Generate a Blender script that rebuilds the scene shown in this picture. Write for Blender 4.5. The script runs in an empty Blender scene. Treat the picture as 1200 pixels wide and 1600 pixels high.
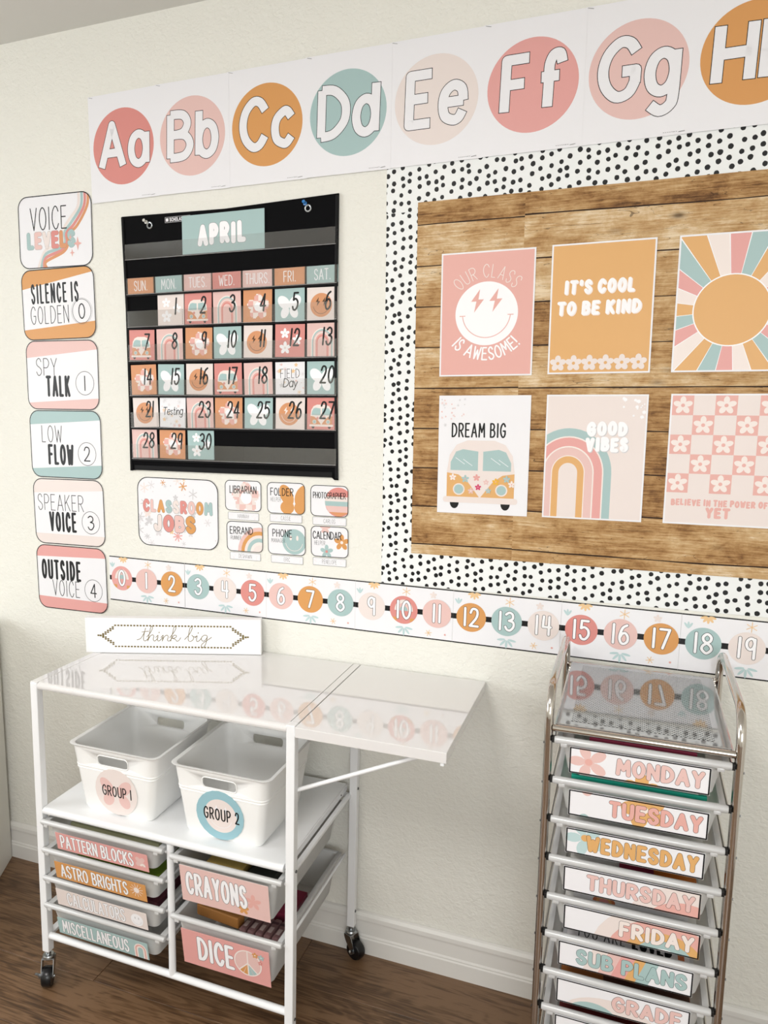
import bpy, bmesh, math, random
from mathutils import Vector, Matrix
random.seed(7)
PI = math.pi
SC = bpy.context.scene
COL = SC.collection

# ------------------------------------------------------------------ camera, world, lights, exposure
cam_d = bpy.data.cameras.new('camera')
cam = bpy.data.objects.new('camera', cam_d); COL.objects.link(cam)
cam.location = (1.42132, -1.85924, 1.49453)
cam.rotation_euler = (1.419473, -0.001803, 0.3828)
cam_d.sensor_fit = 'HORIZONTAL'; cam_d.sensor_width = 36.0
cam_d.lens = 1217.857 / 1200 * 36.0
cam_d.shift_x = 100 / 1200; cam_d.shift_y = 15 / 1200
cam_d.clip_start = 0.02
SC.camera = cam
world = bpy.data.worlds.new('world'); SC.world = world; world.use_nodes = True
bg = world.node_tree.nodes['Background']
bg.inputs[0].default_value = (0.93, 0.96, 1.0, 1); bg.inputs[1].default_value = 1.6

def area(name, loc, rot, sx, sy, power, color):
    l = bpy.data.lights.new(name, 'AREA'); l.shape = 'RECTANGLE'; l.size = sx; l.size_y = sy
    l.energy = power; l.color = color
    o = bpy.data.objects.new(name, l); COL.objects.link(o); o.location = loc; o.rotation_euler = rot
    return o
# daylight: large window in the left wall, and a smaller one in the wall behind the camera, to the right
area('window_daylight_left', (-1.95, -1.9, 1.5), (0, -PI/2, 0), 1.5, 1.7, 31, (0.955, 0.98, 1.0))
area('window_daylight_front', (2.1, -3.66, 1.5), (PI/2, 0, 0), 1.2, 1.4, 31, (0.955, 0.98, 1.0))
# soft ceiling fixture of the room, above and behind the camera
area('ceiling_fixture', (0.5, -2.1, 2.44), (0, 0, 0), 0.7, 0.7, 24, (1.0, 0.975, 0.95))
SC.view_settings.view_transform = 'Standard'; SC.view_settings.look = 'None'
SC.view_settings.exposure = 0.42; SC.view_settings.gamma = 1.0
SC.view_settings.use_curve_mapping = False

# ------------------------------------------------------------------ colours and materials
def lin(c):
    return tuple(((v/255)/12.92 if v/255 <= .04045 else ((v/255+.055)/1.055)**2.4) for v in c)
MATS = {}
def pmat(name, rgb, rough=.5, metal=0, spec=.5, coat=0, **kw):
    if name in MATS: return MATS[name]
    m = bpy.data.materials.new(name); m.use_nodes = True
    b = m.node_tree.nodes['Principled BSDF']
    b.inputs['Base Color'].default_value = (*lin(rgb), 1)
    b.inputs['Roughness'].default_value = rough; b.inputs['Metallic'].default_value = metal
    b.inputs['Specular IOR Level'].default_value = spec
    b.inputs['Coat Weight'].default_value = coat; b.inputs['Coat Roughness'].default_value = .06
    for k, v in kw.items(): b.inputs[k].default_value = v
    MATS[name] = m
    return m
INK = dict(
    paper=(236, 235, 238), coral=(216, 141, 134), pink=(227, 191, 185), blush=(231, 219, 214), mustard=(214, 154, 92),
    sage=(166, 192, 191), black=(12, 12, 14), orange=(214, 150, 106), magenta=(205, 60, 105), gold=(136, 121, 76),
    grey=(120, 120, 120), lightgrey=(205, 203, 205), rose=(225, 163, 158), warm=(221, 171, 110), salmon=(226, 172, 163),
    terracotta=(200, 112, 66), cream=(238, 226, 220), brown=(90, 60, 38), white=(246, 245, 247), yellow=(232, 178, 62),
    pale=(218, 214, 216), apricot=(232, 196, 148), mist=(188, 211, 212), film=(88, 84, 76), teal=(70, 150, 130), sky=(150, 190, 200))
def ink(k): return pmat('ink_' + k, INK[k], rough=.42, spec=.35)

def node_mat(name):
    m = bpy.data.materials.new(name); m.use_nodes = True
    nt = m.node_tree; MATS[name] = m
    return m, nt, nt.nodes['Principled BSDF']
def N(nt, t, **kw):
    n = nt.nodes.new(t)
    for k, v in kw.items():
        if k[0] == 'i' and k[1:].isdigit(): n.inputs[int(k[1:])].default_value = v
        else: setattr(n, k, v)
    return n
def ramp(nt, pts):
    r = nt.nodes.new('ShaderNodeValToRGB'); e = r.color_ramp.elements
    while len(e) < len(pts): e.new(.5)
    for el, (p, c) in zip(e, pts): el.position = p; el.color = (*c, 1)
    return r

def wall_material():
    m, nt, b = node_mat('painted_textured_wall')
    b.inputs['Base Color'].default_value = (*lin((234, 232.5, 224)), 1); b.inputs['Roughness'].default_value = .75
    b.inputs['Specular IOR Level'].default_value = .25
    tc = N(nt, 'ShaderNodeTexCoord')
    mp = N(nt, 'ShaderNodeMapping'); mp.inputs['Scale'].default_value = (1, 1, 1.25); mp.inputs['Rotation'].default_value = (0, .5, 0)
    nt.links.new(tc.outputs['Object'], mp.inputs[0])
    n1 = N(nt, 'ShaderNodeTexNoise'); n1.inputs['Scale'].default_value = 95; n1.inputs['Detail'].default_value = 3; n1.inputs['Distortion'].default_value = .8
    n2 = N(nt, 'ShaderNodeTexNoise'); n2.inputs['Scale'].default_value = 34; n2.inputs['Detail'].default_value = 2
    nt.links.new(mp.outputs[0], n1.inputs['Vector']); nt.links.new(mp.outputs[0], n2.inputs['Vector'])
    ad = N(nt, 'ShaderNodeMath', operation='ADD'); nt.links.new(n1.outputs[0], ad.inputs[0]); nt.links.new(n2.outputs[0], ad.inputs[1])
    bp = N(nt, 'ShaderNodeBump'); bp.inputs['Strength'].default_value = .55; bp.inputs['Distance'].default_value = .004
    nt.links.new(ad.outputs[0], bp.inputs['Height']); nt.links.new(bp.outputs[0], b.inputs['Normal'])
    return m
WALL = wall_material()
CEIL = pmat('ceiling_paint', (216, 215, 210), .85, spec=.2)
TRIM = pmat('trim_paint', (226, 224, 219), .4)
WHITE_METAL = pmat('white_powder_coat', (238, 239, 240), .35)
WHITE_LAM = pmat('white_gloss_laminate', (228, 226, 225), .05, spec=1.0, coat=.6)
WHITE_SHELF = pmat('white_shelf_laminate', (236, 237, 238), .3)
BIN = pmat('white_bin_plastic', (245, 245, 243), .38)
CHROME = pmat('chrome', (205, 200, 194), .13, metal=1)
ZINC = pmat('zinc_plate', (176, 180, 182), .28, metal=1)
RUBBER = pmat('black_caster_plastic', (14, 14, 16), .3)
SCREW = pmat('screw_steel', (96, 98, 100), .35, metal=1)
FABRIC = pmat('black_pocket_fabric', (7, 7, 9), .85, spec=.12)
PIPING = pmat('black_binding', (13, 13, 15), .6, spec=.2)
STAPLE = pmat('staple_steel', (150, 150, 152), .4, metal=1)
SIGN = pmat('white_painted_wood', (244, 244, 244), .5)
CABINET = pmat('white_cabinet_panel', (226, 224, 216), .5)

def mix_clear(name, rgb, clear, transl=.25, rough=.35, gloss=.08):
    """frosted or clear plastic: lets some light and view straight through"""
    m = bpy.data.materials.new(name); m.use_nodes = True; nt = m.node_tree; nt.nodes.clear(); MATS[name] = m
    out = N(nt, 'ShaderNodeOutputMaterial')
    d = N(nt, 'ShaderNodeBsdfDiffuse'); d.inputs[0].default_value = (*lin(rgb), 1)
    t = N(nt, 'ShaderNodeBsdfTranslucent'); t.inputs[0].default_value = (*lin(rgb), 1)
    g = N(nt, 'ShaderNodeBsdfGlossy'); g.inputs['Roughness'].default_value = rough
    tr = N(nt, 'ShaderNodeBsdfTransparent')
    m1 = N(nt, 'ShaderNodeMixShader'); m1.inputs[0].default_value = transl
    m2 = N(nt, 'ShaderNodeMixShader'); m2.inputs[0].default_value = gloss
    m3 = N(nt, 'ShaderNodeMixShader'); m3.inputs[0].default_value = clear
    L = nt.links.new
    L(d.outputs[0], m1.inputs[1]); L(t.outputs[0], m1.inputs[2]); L(m1.outputs[0], m2.inputs[1]); L(g.outputs[0], m2.inputs[2])
    L(m2.outputs[0], m3.inputs[1]); L(tr.outputs[0], m3.inputs[2]); L(m3.outputs[0], out.inputs[0])
    return m
FROST = mix_clear('frosted_drawer_plastic', (236, 236, 234), .12, .4, .35, .07)
FROST_RIM = mix_clear('frosted_drawer_rim', (222, 222, 221), .03, .2, .3, .1)
TOWER_PL = mix_clear('translucent_white_plastic', (242, 242, 240), .14, .42, .3, .08)
TOWER_RIM = mix_clear('translucent_white_rim', (218, 218, 218), .02, .25, .25, .1)
FILM = mix_clear('clear_pocket_film', (150, 142, 126), .90, .0, .10, .9)

def wood_print():
    """printed photo of weathered planks on flat paper"""
    m, nt, b = node_mat('plank_print_paper'); L = nt.links.new
    b.inputs['Roughness'].default_value = .6; b.inputs['Specular IOR Level'].default_value = .25
    tc = N(nt, 'ShaderNodeTexCoord'); sx = N(nt, 'ShaderNodeSeparateXYZ'); L(tc.outputs['Object'], sx.inputs[0])
    wob = N(nt, 'ShaderNodeTexNoise'); wob.inputs['Scale'].default_value = 1.1; L(tc.outputs['Object'], wob.inputs['Vector'])
    zz = N(nt, 'ShaderNodeMath', operation='MULTIPLY_ADD'); zz.inputs[1].default_value = .022
    L(wob.outputs[0], zz.inputs[0]); L(sx.outputs['Z'], zz.inputs[2])
    row = N(nt, 'ShaderNodeMath', operation='DIVIDE'); row.inputs[1].default_value = .094; L(zz.outputs[0], row.inputs[0])
    fl = N(nt, 'ShaderNodeMath', operation='FLOOR'); L(row.outputs[0], fl.inputs[0])
    fr = N(nt, 'ShaderNodeMath', operation='FRACT'); L(row.outputs[0], fr.inputs[0])
    rnd = N(nt, 'ShaderNodeTexWhiteNoise', noise_dimensions='1D'); L(fl.outputs[0], rnd.inputs['W'])
    # stretched grain, shifted per plank
    cmb = N(nt, 'ShaderNodeCombineXYZ')
    sh = N(nt, 'ShaderNodeMath', operation='MULTIPLY_ADD'); sh.inputs[1].default_value = 9.0
    L(rnd.outputs['Value'], sh.inputs[0]); L(sx.outputs['X'], sh.inputs[2]); L(sh.outputs[0], cmb.inputs[0]); L(sx.outputs['Z'], cmb.inputs[2])
    def noise(sc, det, rough, dist=0.0):
        mp = N(nt, 'ShaderNodeMapping'); mp.inputs['Scale'].default_value = sc; L(cmb.outputs[0], mp.inputs[0])
        n = N(nt, 'ShaderNodeTexNoise'); n.inputs['Scale'].default_value = 1; n.inputs['Detail'].default_value = det
        n.inputs['Roughness'].default_value = rough; n.inputs['Distortion'].default_value = dist; L(mp.outputs[0], n.inputs['Vector'])
        return n
    big = noise((3.2, 1, 8), 5, .68, .4); fine = noise((11, 1, 230), 6, .78, .2); blot = noise((22, 1, 26), 6, .75, .3)
    c = ramp(nt, [(.38, lin((92, 60, 32))), (.45, lin((148, 108, 64))), (.51, lin((180, 142, 94))), (.57, lin((200, 168, 124))), (.65, lin((226, 206, 174)))])
    mixv = N(nt, 'ShaderNodeMath', operation='MULTIPLY_ADD'); mixv.inputs[1].default_value = .52; L(big.outputs[0], mixv.inputs[0])
    m2 = N(nt, 'ShaderNodeMath', operation='MULTIPLY_ADD'); m2.inputs[1].default_value = .40; L(fine.outputs[0], m2.inputs[0])
    m3 = N(nt, 'ShaderNodeMath', operation='MULTIPLY_ADD'); m3.inputs[1].default_value = .26; L(blot.outputs[0], m3.inputs[0])
    off = N(nt, 'ShaderNodeMath', operation='MULTIPLY_ADD'); off.inputs[1].default_value = .10; off.inputs[2].default_value = -.115
    L(rnd.outputs['Value'], off.inputs[0]); L(off.outputs[0], m3.inputs[2]); L(m3.outputs[0], m2.inputs[2]); L(m2.outputs[0], mixv.inputs[2])
    L(mixv.outputs[0], c.inputs[0])
    # dark printed gaps between planks, thickness varying
    e1 = N(nt, 'ShaderNodeMath', operation='MINIMUM'); inv = N(nt, 'ShaderNodeMath', operation='SUBTRACT'); inv.inputs[0].default_value = 1
    L(fr.outputs[0], inv.inputs[1]); L(fr.outputs[0], e1.inputs[0]); L(inv.outputs[0], e1.inputs[1])
    th = noise((5, 1, 1), 2, .5); tm = N(nt, 'ShaderNodeMath', operation='MULTIPLY_ADD'); tm.inputs[1].default_value = .055; tm.inputs[2].default_value = -.012
    L(th.outputs[0], tm.inputs[0])
    lt = N(nt, 'ShaderNodeMath', operation='LESS_THAN'); L(e1.outputs[0], lt.inputs[0]); L(tm.outputs[0], lt.inputs[1])
    # thin cracks
    cr = noise((3.2, 1, 34), 3, .5, 1.2); ca = N(nt, 'ShaderNodeMath', operation='SUBTRACT'); ca.inputs[1].default_value = .5; L(cr.outputs[0], ca.inputs[0])
    cb = N(nt, 'ShaderNodeMath', operation='ABSOLUTE'); L(ca.outputs[0], cb.inputs[0])
    cc = N(nt, 'ShaderNodeMath', operation='LESS_THAN'); cc.inputs[1].default_value = .0022; L(cb.outputs[0], cc.inputs[0])
    # knots
    mpk = N(nt, 'ShaderNodeMapping'); mpk.inputs['Scale'].default_value = (6.5, 1, 15); L(tc.outputs['Object'], mpk.inputs[0])
    vo = N(nt, 'ShaderNodeTexVoronoi'); vo.inputs['Scale'].default_value = 1; L(mpk.outputs[0], vo.inputs['Vector'])
    kr = ramp(nt, [(.04, (1, 1, 1)), (.09, (.35, .35, .35)), (.16, (0, 0, 0))]); L(vo.outputs['Distance'], kr.inputs[0])
    mx = N(nt, 'ShaderNodeMath', operation='MAXIMUM'); L(lt.outputs[0], mx.inputs[0])
    ch = N(nt, 'ShaderNodeMath', operation='MULTIPLY'); ch.inputs[1].default_value = .6; L(cc.outputs[0], ch.inputs[0]); L(ch.outputs[0], mx.inputs[1])
    kk = N(nt, 'ShaderNodeMath', operation='MULTIPLY'); kk.inputs[1].default_value = .75; L(kr.outputs[0], kk.inputs[0])
    mx2 = N(nt, 'ShaderNodeMath', operation='MAXIMUM'); L(mx.outputs[0], mx2.inputs[0]); L(kk.outputs[0], mx2.inputs[1])
    mc = N(nt, 'ShaderNodeMixRGB'); mc.inputs[2].default_value = (*lin((46, 28, 16)), 1); L(mx2.outputs[0], mc.inputs[0]); L(c.outputs[0], mc.inputs[1])
    L(mc.outputs[0], b.inputs['Base Color'])
    return m
WOOD = wood_print()

def floor_material():
    m, nt, b = node_mat('brown_laminate_oak'); L = nt.links.new
    b.inputs['Roughness'].default_value = .42
    oi = N(nt, 'ShaderNodeObjectInfo'); tc = N(nt, 'ShaderNodeTexCoord')
    ad = N(nt, 'ShaderNodeVectorMath', operation='ADD'); L(tc.outputs['Object'], ad.inputs[0])
    ml = N(nt, 'ShaderNodeVectorMath', operation='SCALE'); ml.inputs[0].default_value = (13, 7, 0); L(oi.outputs['Random'], ml.inputs['Scale'])
    L(ml.outputs[0], ad.inputs[1])
    def noise(sc, det, r, dist):
        mp = N(nt, 'ShaderNodeMapping'); mp.inputs['Scale'].default_value = sc; L(ad.outputs[0], mp.inputs[0])
        n = N(nt, 'ShaderNodeTexNoise'); n.inputs['Scale'].default_value = 1; n.inputs['Detail'].default_value = det
        n.inputs['Roughness'].default_value = r; n.inputs['Distortion'].default_value = dist; L(mp.outputs[0], n.inputs['Vector']); return n
    a = noise((2.2, 15, 1), 3, .5, 1.3)
    w = N(nt, 'ShaderNodeMath', operation='MULTIPLY'); w.inputs[1].default_value = 9; L(a.outputs[0], w.inputs[0])
    s = N(nt, 'ShaderNodeMath', operation='SINE')
    w2 = N(nt, 'ShaderNodeMath', operation='MULTIPLY'); w2.inputs[1].default_value = 5; L(w.outputs[0], w2.inputs[0]); L(w2.outputs[0], s.inputs[0])
    f = noise((6, 170, 1), 4, .65, .2); g = noise((2, 9, 1), 3, .6, .4)
    t1 = N(nt, 'ShaderNodeMath', operation='MULTIPLY_ADD'); t1.inputs[1].default_value = .075; L(s.outputs[0], t1.inputs[0]); L(f.outputs[0], t1.inputs[2])
    t2 = N(nt, 'ShaderNodeMath', operation='MULTIPLY_ADD'); t2.inputs[1].default_value = .8; L(g.outputs[0], t2.inputs[0]); L(t1.outputs[0], t2.inputs[2])
    t3 = N(nt, 'ShaderNodeMath', operation='MULTIPLY_ADD'); t3.inputs[1].default_value = .1; L(oi.outputs['Random'], t3.inputs[0]); L(t2.outputs[0], t3.inputs[2])
    c = ramp(nt, [(.60, lin((46, 31, 20))), (.82, lin((86, 62, 41))), (.96, lin((110, 82, 57))), (1.0, lin((122, 93, 67)))])
    L(t3.outputs[0], c.inputs[0]); L(c.outputs[0], b.inputs['Base Color'])
    bp = N(nt, 'ShaderNodeBump'); bp.inputs['Strength'].default_value = .15; bp.inputs['Distance'].default_value = .001
    L(f.outputs[0], bp.inputs['Height']); L(bp.outputs[0], b.inputs['Normal'])
    return m
FLOOR = floor_material()

def mesh_tray_material():
    m, nt, b = node_mat('steel_mesh_under_plastic'); L = nt.links.new
    b.inputs['Roughness'].default_value = .06; b.inputs['Specular IOR Level'].default_value = 1.0
    b.inputs['IOR'].default_value = 1.9; b.inputs['Metallic'].default_value = .45
    tc = N(nt, 'ShaderNodeTexCoord'); sx = N(nt, 'ShaderNodeSeparateXYZ'); L(tc.outputs['Object'], sx.inputs[0])
    def lines(ax, ay):
        a = N(nt, 'ShaderNodeMath', operation='MULTIPLY'); a.inputs[1].default_value = ax; L(sx.outputs['X'], a.inputs[0])
        d = N(nt, 'ShaderNodeMath', operation='MULTIPLY_ADD'); d.inputs[1].default_value = ay; L(sx.outputs['Y'], d.inputs[0]); L(a.outputs[0], d.inputs[2])
        f = N(nt, 'ShaderNodeMath', operation='FRACT'); L(d.outputs[0], f.inputs[0]); 
        c = N(nt, 'ShaderNodeMath', operation='GREATER_THAN'); c.inputs[1].default_value = .34; L(f.outputs[0], c.inputs[0]); return c
    a, c = lines(140, 105), lines(-140, 105)
    mu = N(nt, 'ShaderNodeMath', operation='MULTIPLY'); L(a.outputs[0], mu.inputs[0]); L(c.outputs[0], mu.inputs[1])
    mx = N(nt, 'ShaderNodeMixRGB'); L(mu.outputs[0], mx.inputs[0])
    mx.inputs[1].default_value = (*lin((186, 187, 188)), 1); mx.inputs[2].default_value = (*lin((44, 46, 48)), 1)
    L(mx.outputs[0], b.inputs['Base Color'])
    return m
MESH_TRAY = mesh_tray_material()
TRAY = pmat('clear_grey_tray_plastic', (172, 174, 176), .05, metal=.4, spec=1.0, IOR=1.9)

# ------------------------------------------------------------------ object helpers
def tag(o, label=None, cat=None, group=None, kind=None):
    if label: o['label'] = label
    if cat: o['category'] = cat
    if group: o['group'] = group
    if kind: o['kind'] = kind
    return o
def empty(name, loc=(0, 0, 0), rot=(0, 0, 0), label=None, cat=None, group=None):
    o = bpy.data.objects.new(name, None); COL.objects.link(o); o.location = loc; o.rotation_euler = rot
    o.empty_display_size = .05
    return tag(o, label, cat, group)
SHEAR = 0.0
class MB:
    """mesh builder: collects shapes, then links them as one mesh object"""
    def __init__(s): s.v = []; s.f = []; s.m = []; s.sm = []; s.mats = []
    def mi(s, m):
        if m not in s.mats: s.mats.append(m)
        return s.mats.index(m)
    def add(s, vs, fs, m, smooth=False):
        o = len(s.v); s.v += [tuple(a) for a in vs]; k = s.mi(m)
        for f in fs: s.f.append([i + o for i in f]); s.m.append(k); s.sm.append(smooth)
    def box(s, x0, x1, y0, y1, z0, z1, m, bev=0.0, seg=2):
        bm = bmesh.new(); bmesh.ops.create_cube(bm, size=1)
        for v in bm.verts:
            v.co = Vector(((x0+x1)/2 + v.co.x*(x1-x0), (y0+y1)/2 + v.co.y*(y1-y0), (z0+z1)/2 + v.co.z*(z1-z0)))
        if bev: bmesh.ops.bevel(bm, geom=bm.edges[:], offset=bev, segments=seg, affect='EDGES', profile=.5)
        s.bm(bm, m, False); return s
    def bm(s, bm, m, smooth=False):
        bm.verts.ensure_lookup_table(); bm.verts.index_update()
        s.add([v.co[:] for v in bm.verts], [[v.index for v in f.verts] for f in bm.faces], m, smooth); bm.free()
    def tube(s, pts, r, m, n=12, caps=True, closed=False):
        P = [Vector(p) for p in pts]; K = len(P); vs = []; fs = []
        T = []
        for i in range(K):
            a = P[(i-1) % K] if (closed or i > 0) else P[i]; b = P[(i+1) % K] if (closed or i < K-1) else P[i]
            T.append((b-a).normalized())
        u = T[0].orthogonal().normalized()
        for i in range(K):
            u = (u - T[i]*u.dot(T[i])).normalized(); w = T[i].cross(u)
            rr = r[i] if isinstance(r, (list, tuple)) else r
            for k in range(n):
                a = 2*PI*k/n; vs.append(P[i] + (u*math.cos(a) + w*math.sin(a))*rr)
        for i in range(K if closed else K-1):
            j = (i+1) % K
            for k in range(n): fs.append([i*n+k, i*n+(k+1) % n, j*n+(k+1) % n, j*n+k])
        s.add(vs, fs, m, True)
        if caps and not closed:
            s.add(vs[:n], [list(range(n))[::-1]], m); s.add(vs[-n:], [list(range(n))], m)
        return s
    def prism(s, poly, axis, a, b, m, smooth=False):
        """poly: 2D outline; axis 'x','y','z' is the extrusion axis from a to b"""
        def P(p, t): return {'x': (t, p[0], p[1]), 'y': (p[0], t, p[1]), 'z': (p[0], p[1], t)}[axis]
        n = len(poly); vs = [P(p, a) for p in poly] + [P(p, b) for p in poly]
        s.add(vs, [[i, (i+1) % n, (i+1) % n + n, i+n] for i in range(n)], m, smooth)
        s.add(vs, [list(range(n))[::-1], [i+n for i in range(n)]], m); return s
    def loft(s, rings, m, smooth=True, cap0=True, cap1=True):
        n = len(rings[0]); vs = [p for r in rings for p in r]; fs = []
        for i in range(len(rings)-1):
            for k in range(n): fs.append([i*n+k, i*n+(k+1) % n, (i+1)*n+(k+1) % n, (i+1)*n+k])
        s.add(vs, fs, m, smooth)
        if cap0: s.add(rings[0], [list(range(n))[::-1]], m)
        if cap1: s.add(rings[-1], [list(range(n))], m)
        return s
    def build(s, name, parent=None, loc=None, rot=None, weld=False):
        me = bpy.data.meshes.new(name)
        vs = [(x + SHEAR*(z-.45), y, z) for x, y, z in s.v] if SHEAR else s.v
        me.from_pydata(vs, [], s.f)
        for m in s.mats: me.materials.append(m)
        me.polygons.foreach_set('material_index', s.m); me.polygons.foreach_set('use_smooth', s.sm); me.update()
        if weld or any(s.sm):
            bm = bmesh.new(); bm.from_mesh(me)
            if not getattr(s, 'flat', False):
                bmesh.ops.remove_doubles(bm, verts=bm.verts[:], dist=1e-6)
                bmesh.ops.recalc_face_normals(bm, faces=bm.faces[:])
            bm.to_mesh(me); bm.free()
            try: me.set_sharp_from_angle(angle=math.radians(42))
            except Exception: pass
        o = bpy.data.objects.new(name, me); COL.objects.link(o)
        if parent: o.parent = parent
        if loc: o.location = loc
        if rot: o.rotation_euler = rot
        return o
def rrect(cx, cy, w, h, r, n=6):
    pts = []
    for sx, sy, a0 in ((1, 1, 0), (-1, 1, 90), (-1, -1, 180), (1, -1, 270)):
        for k in range(n+1):
            a = math.radians(a0 + 90*k/n); pts.append((cx + sx*(w/2-r) + r*math.cos(a), cy + sy*(h/2-r) + r*math.sin(a)))
    return pts

# ------------------------------------------------------------------ single-stroke lettering
CIRC = "~100,35 86,10 50,0 14,10 0,35 14,60 50,70 86,60 100,35"
GL = {
 'A': (1, "0,0 50,100 100,0|20,33 80,33"), 'B': (.85, "0,0 0,100|~0,100 62,97 86,77 62,56 0,53|~0,53 72,50 100,27 72,3 0,0"),
 'C': (.9, "~98,78 75,97 45,100 12,80 0,50 12,20 45,0 75,3 98,22"), 'D': (.9, "0,0 0,100|~0,100 50,96 90,74 100,50 90,26 50,4 0,0"),
 'E': (.75, "95,100 0,100 0,0 95,0|0,52 80,52"), 'F': (.72, "95,100 0,100 0,0|0,52 80,52"),
 'G': (.95, "~95,80 75,97 45,100 12,80 0,50 12,20 45,0 80,5 97,25|97,22 97,46 58,46"), 'H': (.85, "0,0 0,100|100,0 100,100|0,50 100,50"),
 'I': (.12, "50,0 50,100"), 'J': (.7, "~85,100 85,50 80,15 50,0 15,5 3,25"), 'K': (.85, "0,0 0,100|95,100 0,42|30,58 100,0"),
 'L': (.7, "0,100 0,0 90,0"), 'M': (1.1, "0,0 8,100 50,35 92,100 100,0"), 'N': (.88, "0,0 0,100 100,0 100,100"),
 'O': (.95, "~50,100 15,85 0,50 15,15 50,0 85,15 100,50 85,85 50,100"), 'P': (.8, "0,0 0,100|~0,100 68,98 100,73 68,47 0,45"),
 'R': (.85, "0,0 0,100|~0,100 68,98 98,75 68,50 0,48|40,48 100,0"),
 'S': (.8, "~92,82 72,98 40,100 8,86 10,65 38,53 65,46 94,32 94,14 62,0 28,2 3,20"), 'T': (.85, "50,0 50,100|0,100 100,100"),
 'U': (.88, "~0,100 0,40 12,8 50,0 88,8 100,40 100,100"), 'V': (.9, "0,100 50,0 100,100"), 'W': (1.2, "0,100 25,0 50,75 75,0 100,100"),
 'Y': (.85, "0,100 50,48 100,100|50,48 50,0"), '!': (.12, "50,30 50,100|50,0 50,4"), "'": (.12, "50,75 50,100"), '.': (.12, "50,0 50,4"),
 'a': (.68, CIRC + "|100,72 100,0"), 'b': (.68, CIRC + "|0,100 0,0"), 'c': (.66, "~95,56 72,69 50,70 12,56 0,35 12,11 50,0 72,1 97,14"),
 'd': (.68, CIRC + "|100,100 100,0"), 'e': (.68, "4,37 98,37|~98,37 88,61 50,70 12,58 0,35 12,10 50,0 78,3 96,17"),
 'f': (.6, "~100,82 86,99 56,98 38,82 38,62|38,64 38,0|0,58 88,58"), 'g': (.68, CIRC + "|~100,72 100,-8 88,-28 50,-36 10,-24"),
 'h': (.66, "0,100 0,0|~0,44 22,65 58,69 92,54 100,28|100,31 100,0"), 'i': (.1, "50,0 50,60|50,82 50,86"), 'n': (.55, "0,62 0,0|~0,38 25,58 60,61 92,48 100,25|100,28 100,0"),
 's': (.5, "~90,50 50,62 10,48 50,31 92,16 50,0 5,10"), 't': (.45, "~45,100 45,20 60,0 95,5|5,64 90,64"), 'y': (.6, "0,62 48,5|~100,62 48,-5 20,-34 0,-30"),
 '0': (.8, "~50,100 15,85 0,50 15,15 50,0 85,15 100,50 85,85 50,100"), '1': (.15, "50,0 50,100"),
 '2': (.8, "~5,76 22,95 50,100 84,92 92,70 70,42 0,0|0,0 100,0"),
 '3': (.8, "~5,88 45,100 85,90 86,66 42,54|~42,54 94,46 100,22 62,0 22,2 0,18"), '4': (.8, "72,0 72,100 0,30 100,30"),
 'q': (.8, "15,100 8,42 100,42|80,100 80,0"),
 '5': (.8, "90,100 15,100 10,58|~10,58 50,65 92,50 96,22 60,0 20,2 2,18"), '6': (.8, "~80,100 35,85 8,50 5,25 25,3 60,0 93,15 93,40 65,57 30,52 6,30"),
 '7': (.8, "0,100 100,100 35,0"), '8': (.8, "~50,53 15,65 10,85 50,100 90,85 85,65 50,53 10,38 2,18 50,0 98,18 90,38 50,53"),
 '9': (.75, "~90,72 75,52 40,45 8,60 8,85 38,100 72,98 90,80|90,97 90,0"),
}
def catmull(P, n=5):
    if len(P) < 3: return P
    closed = P[0] == P[-1]; out = []
    for i in range(len(P)-1):
        p0 = P[i-1] if i > 0 else (P[-2] if closed else P[0]); p1, p2 = P[i], P[i+1]
        p3 = P[i+2] if i+2 < len(P) else (P[1] if closed else P[-1])
        for k in range(n):
            t = k/n
            out.append(tuple(.5*((2*p1[j]) + (-p0[j]+p2[j])*t + (2*p0[j]-5*p1[j]+4*p2[j]-p3[j])*t*t + (-p0[j]+3*p1[j]-3*p2[j]+p3[j])*t**3) for j in (0, 1)))
    out.append(P[-1]); return out
GC = {}
def glyph(ch):
    if ch not in GC:
        w, s = GL[ch]; st = []
        for part in s.split('|'):
            sm = part[0] == '~'; P = [tuple(float(a)/100 for a in q.split(',')) for q in part.lstrip('~').split()]
            st.append(catmull(P, 5) if sm else P)
        GC[ch] = (w, st)
    return GC[ch]

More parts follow.
